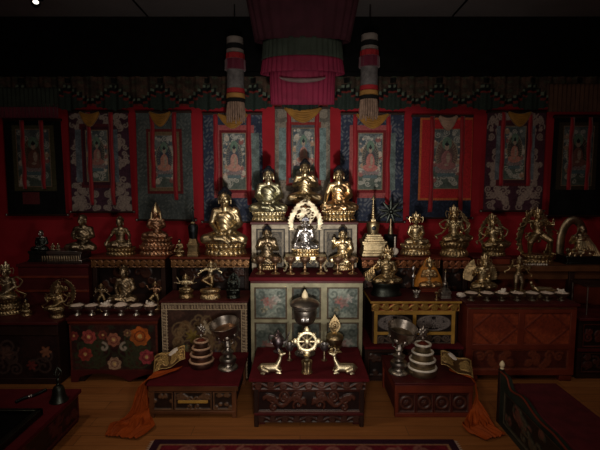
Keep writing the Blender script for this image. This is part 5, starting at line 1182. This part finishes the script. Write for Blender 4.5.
# mandala offering sets
def mandala_set(px,pyb,pyt,wpx,z,label,ringm,bodym):
    x,y,m=on_z(px,pyb,z); R=wpx/2*m; t=thing('mandala_offering',label,'offering',(x,y+R,z)); H=(pyb-pyt)*m*.93; hz=H*.175; zz=0
    for k in range(4):
        r=R*(1,.90,.74,.56)[k]
        g=obj('tier_ring',MB().lathe([(r*.90,zz),(r*.96,zz+hz*.2),(r*1.0,zz+hz*.6),(r*.96,zz+hz),(r*.4,zz+hz)],36),bodym,t)
        P=[(r*.95*math.cos(a),r*.95*math.sin(a),zz+hz) for a in np.linspace(0,2*PI,44,endpoint=False)]; obj('pale_rim',MB().tube(P,.0085,7,True),ringm,g); zz+=hz
    obj('grain_heap',MB().lathe([(R*.38,zz),(R*.30,zz+.008),(R*.1,zz+.02),(.002,zz+.024)],20),RBWOOD,t)
    f=obj('finial_stem',MB().lathe([(.010,zz+.01),(.006,zz+.03),(.011,zz+.04),(.005,zz+.055)],12),DSILV,t)
    mb=MB(); zc=zz+.085
    for k in range(8): a=2*PI*k/8; mb.ell((.017*math.cos(a),-.004*(k%2),zc+.017*math.sin(a)),(.012,.010,.024),Matrix.Rotation(-a+PI/2,3,'Y'),8,6)
    mb.ell((0,-.004,zc),.016); mb.ell((0,0,zc+.034),(.008,.008,.014)); obj('jewel_finial',mb,DSILV,f)
mandala_set(199,371,330,24.5,TL[4],'tiered dark mandala offering with coppery rings, on the left low table',metal('ring_copper',(.66,.44,.30),.5,.7,14,.25,.3),metal('tier_brown',(.22,.13,.10),.4,.4))
mandala_set(426,380,331,29,TR[4],'tiered mandala offering with pale silver rings, on the right low table',metal('ring_silver',(.90,.86,.76),.5,.8,14,.25,.3),metal('tier_gilt',(.42,.34,.22),.4,.4))
# winged conch trumpets
def conch(px,py,z,label,sg,rot):
    x,y,m=on_z(px,py,z); t=thing('conch_shell',label,'shell',(x,y,z),rot); s=m
    def fn(U,V,w,h):
        c=mirror(scrolls(w/2,h,8,90+sg,r=(.14,.3)),w/2); k=ridge(dist(U,V,c),.006); e=np.minimum(np.minimum(V,h-V),np.minimum(U,w-U)); k=np.maximum(k,1-sm(.005,.01,e)); return .006*k+.0,mixc(lin(104,76,48),lin(200,166,104),k)
    L,W=30*s,20*s; g=grid(-L/2,L/2,0,W,0,60,40,fn); co=g[0].copy(); u=co[:,0]/L+.5; wd=.62+.38*u if sg>0 else 1-.38*u
    g[0][:,0]=co[:,0]; g[0][:,1]=(co[:,2]-W/2)*wd; g[0][:,2]=.066+(-co[:,1])+(.028-.07*u if sg>0 else -.042+.07*u)+.010*np.sin(u*9)+.07*(co[:,2]/W-.5)
    obj('metal_wing',gmesh('metal_wing',g),GILTCV,t,smooth='all',solid=.004)
    e=-sg; 
    obj('shell',MB().lathe([(.001,-.085),(.016,-.07),(.030,-.03),(.036,.0),(.037,.02),(.033,.04),(.028,.047),(.022,.058),(.014,.066),(.003,.076)],22,c=(e*L*.16,.062,.075),R=Matrix.Rotation(e*1.05,3,'Y')),WHITE,t)
conch(170,367,TL[4],'white conch with gilt filigree wing at the left end of the left low table',-1,.25)
conch(456,372,TR[4],'white conch with gilt filigree wing at the right end of the right low table',1,-.25)
# ---- centre table: wheel, deer, cups, ewer, skull cup, tall lamp
TZc=TC[4]; X,Y,m=on_z(307,375.5,TZc); Yw=Y+.045
t=thing('dharma_wheel','golden eight-spoked wheel on a round pedestal at the front of the middle table','wheel',(X,Yw,TZc)); 
zc=(375.5-343)*m*1.0; r=10.6*m
obj('pedestal',MB().lathe([(5.6*m,0),(5.8*m,.006),(5.0*m,.012),(4.6*m,.03),(5.0*m,.06),(5.6*m,.075),(5.4*m,.085),(3*m,.09)],28,lobes=12,la=.05),DGOLD,t)
obj('lotus_cup',MB().lathe([(2.2*m,.088),(1.6*m,.10),(3.2*m,.115),(3.8*m,.125),(1.2*m,.13)],20,lobes=8,la=.08),PGOLD,t)
obj('rim',MB().tube([(r*.86*math.cos(a),0,zc+r*.86*math.sin(a)) for a in np.linspace(0,2*PI,48,endpoint=False)],.0135,8,True,.8),PGOLD,t)
for k in range(8):
    a=2*PI*k/8+PI/2; obj('spoke',MB().tube([(q*math.cos(a),0,zc+q*math.sin(a)) for q in (r*.15,r*.4,r*.6,r*.84)],[.006,.0085,.007,.009],8),PGOLD,t)
    big=k%2==0; mb=MB(); q=r*(1.10 if big else .98); mb.ell((q*math.cos(a),0,zc+q*math.sin(a)),(.024 if big else .016,.010,.022 if big else .012),Matrix.Rotation(-a+PI/2,3,'Y'),10,6)
    for e in (-.13,.13): mb.ell((r*.98*math.cos(a+e),0,zc+r*.98*math.sin(a+e)),(.009,.009,.010),None,8,5)
    mb.ell(((q+(.020 if big else .006))*math.cos(a),0,zc+(q+(.020 if big else .006))*math.sin(a)),(.009,.006,.010),Matrix.Rotation(-a+PI/2,3,'Y'),8,5); obj('rim_ornament',mb,PGOLD,t)
obj('hub',MB().lathe([(.02,-.012),(.022,-.006),(.022,.006),(.02,.012),(.010,.018)],18,c=(0,0,zc),R=Matrix.Rotation(PI/2,3,'X')),PGOLD,t)
def deer(px,sg,label):
    X,Y,m=on_z(px,374.5,TZc); t=thing('deer_figure',label,'deer',(X,Y+.03,TZc)); k=.145/.16; mb=MB(); S=lambda x,y,z: (sg*x*k,y*k,z*k)
    mb.cap(S(-.055,0,.038),S(.035,0,.042),.030,.028,12); mb.ell(S(-.062,0,.036),(.032,.032,.032)); mb.ell(S(.038,0,.042),(.028,.027,.030))
    mb.cap(S(.042,0,.055),S(.066,0,.105),.021,.0125,10); mb.cap(S(.066,0,.105),S(.070,0,.132),.0125,.0115,10); mb.ell(S(.074,0,.140),(.017,.0145,.0155)); mb.cap(S(.078,0,.141),S(.104,0,.148),.0125,.0075,8)
    for s in (-1,1):
        mb.cap(S(.064,s*.010,.150),S(.050,s*.020,.160),.005,.003,6)                                   # ear
        mb.cap(S(-.06,s*.022,.035),S(-.025,s*.036,.026),.021,.014); mb.cap(S(-.025,s*.036,.026),S(-.072,s*.038,.010),.011,.007); mb.cap(S(-.072,s*.038,.010),S(-.048,s*.042,.006),.007,.006)
        mb.cap(S(.040,s*.018,.035),S(.066,s*.024,.024),.013,.009); mb.cap(S(.066,s*.024,.024),S(.040,s*.028,.010),.0085,.006); mb.cap(S(.040,s*.028,.010),S(.074,s*.028,.006),.006,.006)
    mb.cap(S(-.088,0,.045),S(-.10,0,.038),.008,.005,6)
    obj('body',vox(mb,.0032,2),PGOLD,t,smooth='all')
    mb=MB()
    for s in (-1,1): mb.tube([S(.070,s*.006,.152),S(.064,s*.012,.166),S(.056,s*.014,.178)],[.0032,.0028,.0015],6)
    obj('horns',mb,PGOLD,t)
deer(271,1,'golden reclining deer facing the wheel from the left on the middle table')
deer(344,-1,'golden reclining deer facing the wheel from the right on the middle table')
for px,label in ((289.5,'small copper-stemmed silver cup beside the left deer on the middle table'),(324.5,'small copper-stemmed silver cup beside the right deer on the middle table')):
    X,Y,m=on_z(px,362,TZc); h=17*m; w=9.5*m; t=thing('stemmed_cup',label,'cup',(X,Y+.03,TZc))
    obj('stem',MB().lathe([(.32*w,0),(.33*w,.04*h),(.16*w,.1*h),(.10*w,.3*h),(.17*w,.36*h),(.10*w,.42*h),(.10*w,.58*h)],18),BRONZE,t)
    obj('cup',MB().lathe([(.12*w,.56*h),(.34*w,.66*h),(.46*w,.82*h),(.52*w,1*h),(.47*w,1*h),(.38*w,.8*h),(.05*w,.7*h)],24),SILVER,t)
X,Y,m=on_z(278,354,TZc); t=thing('ewer','small dark silver ewer with curved spout at the back left of the middle table','ewer',(X,Y+.04,TZc)); 
PURP=metal('violet_silver',(.34,.28,.31),.32,.4)
obj('body',MB().lathe([(.036,0),(.038,.008),(.022,.016),(.018,.035),(.034,.05),(.046,.075),(.048,.10),(.036,.122),(.026,.13),(.03,.14),(.02,.15),(.006,.155),(.009,.165),(.002,.175)],28),PURP,t)
obj('spout',MB().tube([(.042,0,.07),(.066,0,.085),(.072,0,.115),(.082,0,.15),(.092,0,.158)],[.012,.009,.007,.006,.005],8),SILVER,t)
obj('handle',MB().tube([(-.035,0,.125),(-.062,0,.13),(-.07,0,.10),(-.058,0,.07),(-.042,0,.066)],.005,8),PURP,t)
X,Y,m=on_z(335,354,TZc); t=thing('skull_cup','gilt lidded skull cup on a triangular stand, back right of the middle table','cup',(X,Y+.05,TZc))
obj('triangular_stand',MB().lathe([(.065,0),(.065,.012),(.045,.02),(.04,.04),(.058,.05)],3,R=Matrix.Rotation(PI/2*1.0,3,'Z')),DGOLD,t,bevel=.004)
mb=MB()
for k in range(3): a=2*PI*k/3-PI/2; mb.ell((.045*math.cos(a),.045*math.sin(a),.035),(.018,.018,.022))
obj('head_ornaments',mb,BRASS,t)
obj('bowl',MB().lathe([(.03,.045),(.052,.06),(.063,.085),(.066,.105),(.060,.105),(.03,.07)],28),DGOLD,t)
o=obj('lid',MB().lathe([(.067,.105),(.069,.112),(.060,.130),(.038,.146),(.016,.152)],28),BRASS,t)
mb=MB(); mb.prism([(.0,.290),(.012,.272),(.028,.25),(.042,.222),(.044,.196),(.032,.168),(.014,.150),(-.014,.150),(-.032,.168),(-.044,.196),(-.042,.222),(-.028,.25),(-.012,.272)],-.008,.008)
mb.tube([(.026*math.cos(a),-.01,.205+.03*math.sin(a)) for a in np.linspace(0,2*PI,24,endpoint=False)],.006,6,True); mb.ell((0,-.01,.205),(.012,.008,.014)); obj('leaf_finial',mb,DGOLD,o,bevel=.003)
X,_,m=at_y(305,352,3.06); t=thing('tall_butter_lamp','tall dark silver lidded butter lamp with pale pointed knob, before the green cabinet','lamp',(X,3.14,TZc))
z0=TZc; Zq=lambda p: Z_(p,3.14)-z0
obj('stem',MB().lathe([(.075,0),(.078,.01),(.06,.025),(.03,.05),(.022,.09),(.034,.105),(.022,.12),(.02,Zq(322))],28),DSILV,t)
obj('bowl',MB().lathe([(.03,Zq(325)),(.066,Zq(322)),(.082,Zq(318)),(.090,Zq(312)),(.086,Zq(309)),(.094,Zq(307.5)),(.088,Zq(306.5))],40),DSILV,t)
mb=MB(); 
for i in range(5): mb.box((i-2)*.011-.004,(i-2)*.011+.004,-.094,-.076,Zq(318.2),Zq(315))
obj('bright_mount',mb,SILVER,t)
o=obj('lid',MB().lathe([(.088,Zq(306.5)),(.112,Zq(305)),(.114,Zq(303.5)),(.10,Zq(301.5)),(.075,Zq(299.5)),(.045,Zq(298)),(.02,Zq(297))],40),DSILV,t)
obj('lid_knob',MB().lathe([(.018,Zq(298.5)),(.024,Zq(296.5)),(.022,Zq(294)),(.012,Zq(291.5)),(.002,Zq(289.5))],20),IVORY,o)
# bell and strand on the lower left table
X,Y,m=on_z(54,405.5,.22); t=thing('hand_bell','dark green-black ritual bell with crown handle, on the lower left red table','bell',(X,Y+.06,.22)); s=37*m
obj('bell_body',MB().lathe([(.235*s,0),(.245*s,.02*s),(.20*s,.10*s),(.165*s,.22*s),(.15*s,.34*s),(.12*s,.42*s),(.05*s,.46*s)],32),VERD,t)
h_=obj('handle',MB().lathe([(.04*s,.45*s),(.055*s,.48*s),(.03*s,.52*s),(.05*s,.56*s),(.05*s,.62*s),(.03*s,.66*s),(.05*s,.69*s),(.02*s,.71*s)],16),VERD,t)
mb=MB()
for k in range(4):
    a=2*PI*k/4; mb.tube([(.02*s*math.cos(a),.02*s*math.sin(a),.70*s),(.10*s*math.cos(a),.10*s*math.sin(a),.76*s),(.10*s*math.cos(a),.10*s*math.sin(a),.86*s),(.015*s*math.cos(a),.015*s*math.sin(a),.96*s)],[.014*s,.02*s,.02*s,.012*s],7)
mb.tube([(0,0,.7*s),(0,0,1.0*s)],.016*s,7); obj('vajra_prongs',mb,VERD,h_)
a=on_z(17,403,.22); b_=on_z(45,392,.22); t=thing('bead_strand','dark bead strand with two glinting beads behind the bell, lower left table','beads',((a[0]+b_[0])/2,(a[1]+b_[1])/2,.22))
for i in range(20):
    q=i/19; p=lerp((a[0],a[1],.231),(b_[0],b_[1],.231),q)+V3(0,.012*math.sin(q*7),0)
    obj('bead',MB().ell(p,.0105,None,8,6),SILVER if i in (8,10) else BLACKM,t,world=True)
# orange silk scarves
def drape(path,name,label,seed,mat=ORSILK):
    """path: list of (centre, half-width vector, fold depth)"""
    n=len(path); R=random.Random(seed); v=[]; f=[]; K=34; sub=7; rows=[]
    for i in range(n-1):
        for q in range(sub):
            s=q/sub; s=s*s*(3-2*s) if False else s; rows.append((lerp(path[i][0],path[i+1][0],s),lerp(path[i][1],path[i+1][1],s),path[i][2]*(1-s)+path[i+1][2]*s,lerp(path[i][3],path[i+1][3],s)))
    rows.append((Vector(path[-1][0]),Vector(path[-1][1]),path[-1][2],Vector(path[-1][3])))
    for j,(c,w,d,nn) in enumerate(rows):
        for k in range(K):
            u=k/(K-1)*2-1; a=d*(math.sin(u*11+seed+.25*j)+.5*math.sin(u*23+j*.4+seed)+.5*math.sin(u*5+j*.55+2*seed)); v.append(tuple(c+w*u+nn*(abs(a)+.004)))
    for j in range(len(rows)-1):
        for k in range(K-1): a=j*K+k; f.append((a,a+1,a+K+1,a+K))
    o=tag(obj(name,MB().add(v,f),mat,None,smooth='all',solid=.002),label,'scarf'); s=o.modifiers.new('sub','SUBSURF'); s.levels=1; s.render_levels=1
    return o
x0,x1,yf,yb,z=TL; n1=(0,0,1); nl=(-1,-.3,.1); fx,fy,_=on_z(130,433,0)
drape([((x0+.17,yf+.20,z+.012),(.012,.035,0),.004,n1),((x0+.08,yf+.13,z+.006),(.012,.05,0),.006,n1),((x0+.0,yf+.08,z+.006),(.01,.06,0),.006,n1),((x0-.03,yf+.06,z-.03),(.012,.07,0),.010,nl),((x0-.045,yf+.03,.13),(.02,.075,0),.014,nl),((x0-.05,yf-.01,.04),(.05,.08,0),.016,(-.6,-.2,.7)),((x0-.08,yf-.08,.006),(.11,.05,0),.022,n1),((fx+.0,fy+.02,.005),(.15,.03,0),.026,n1),((fx-.03,fy-.07,.005),(.11,-.02,0),.012,n1)],
 'silk_scarf','orange silk scarf spilling from the left low table onto the floor',1)
x0,x1,yf,yb,z=TR; nr=(1,-.3,.1); fx,fy,_=on_z(474,430,0)
drape([((x1-.11,yf+.18,z+.012),(.012,.03,0),.004,n1),((x1-.04,yf+.12,z+.006),(.012,.035,0),.004,n1),((x1+.004,yf+.08,z+.006),(.01,.04,0),.004,n1),((x1+.018,yf+.05,z-.03),(.008,.035,0),.006,nr),((x1+.022,yf+.02,.13),(.01,.035,0),.008,nr),((x1+.02,yf-.03,.04),(-.05,.03,0),.012,(.3,-.5,.7)),((x1-.0,yf-.10,.006),(-.09,.02,0),.02,n1),((fx+.02,fy+.0,.005),(-.11,-.02,0),.026,n1),((fx+.09,fy-.11,.005),(-.08,-.03,0),.014,n1)],
 'silk_scarf','orange silk scarf spilling from the right low table onto the floor',4)
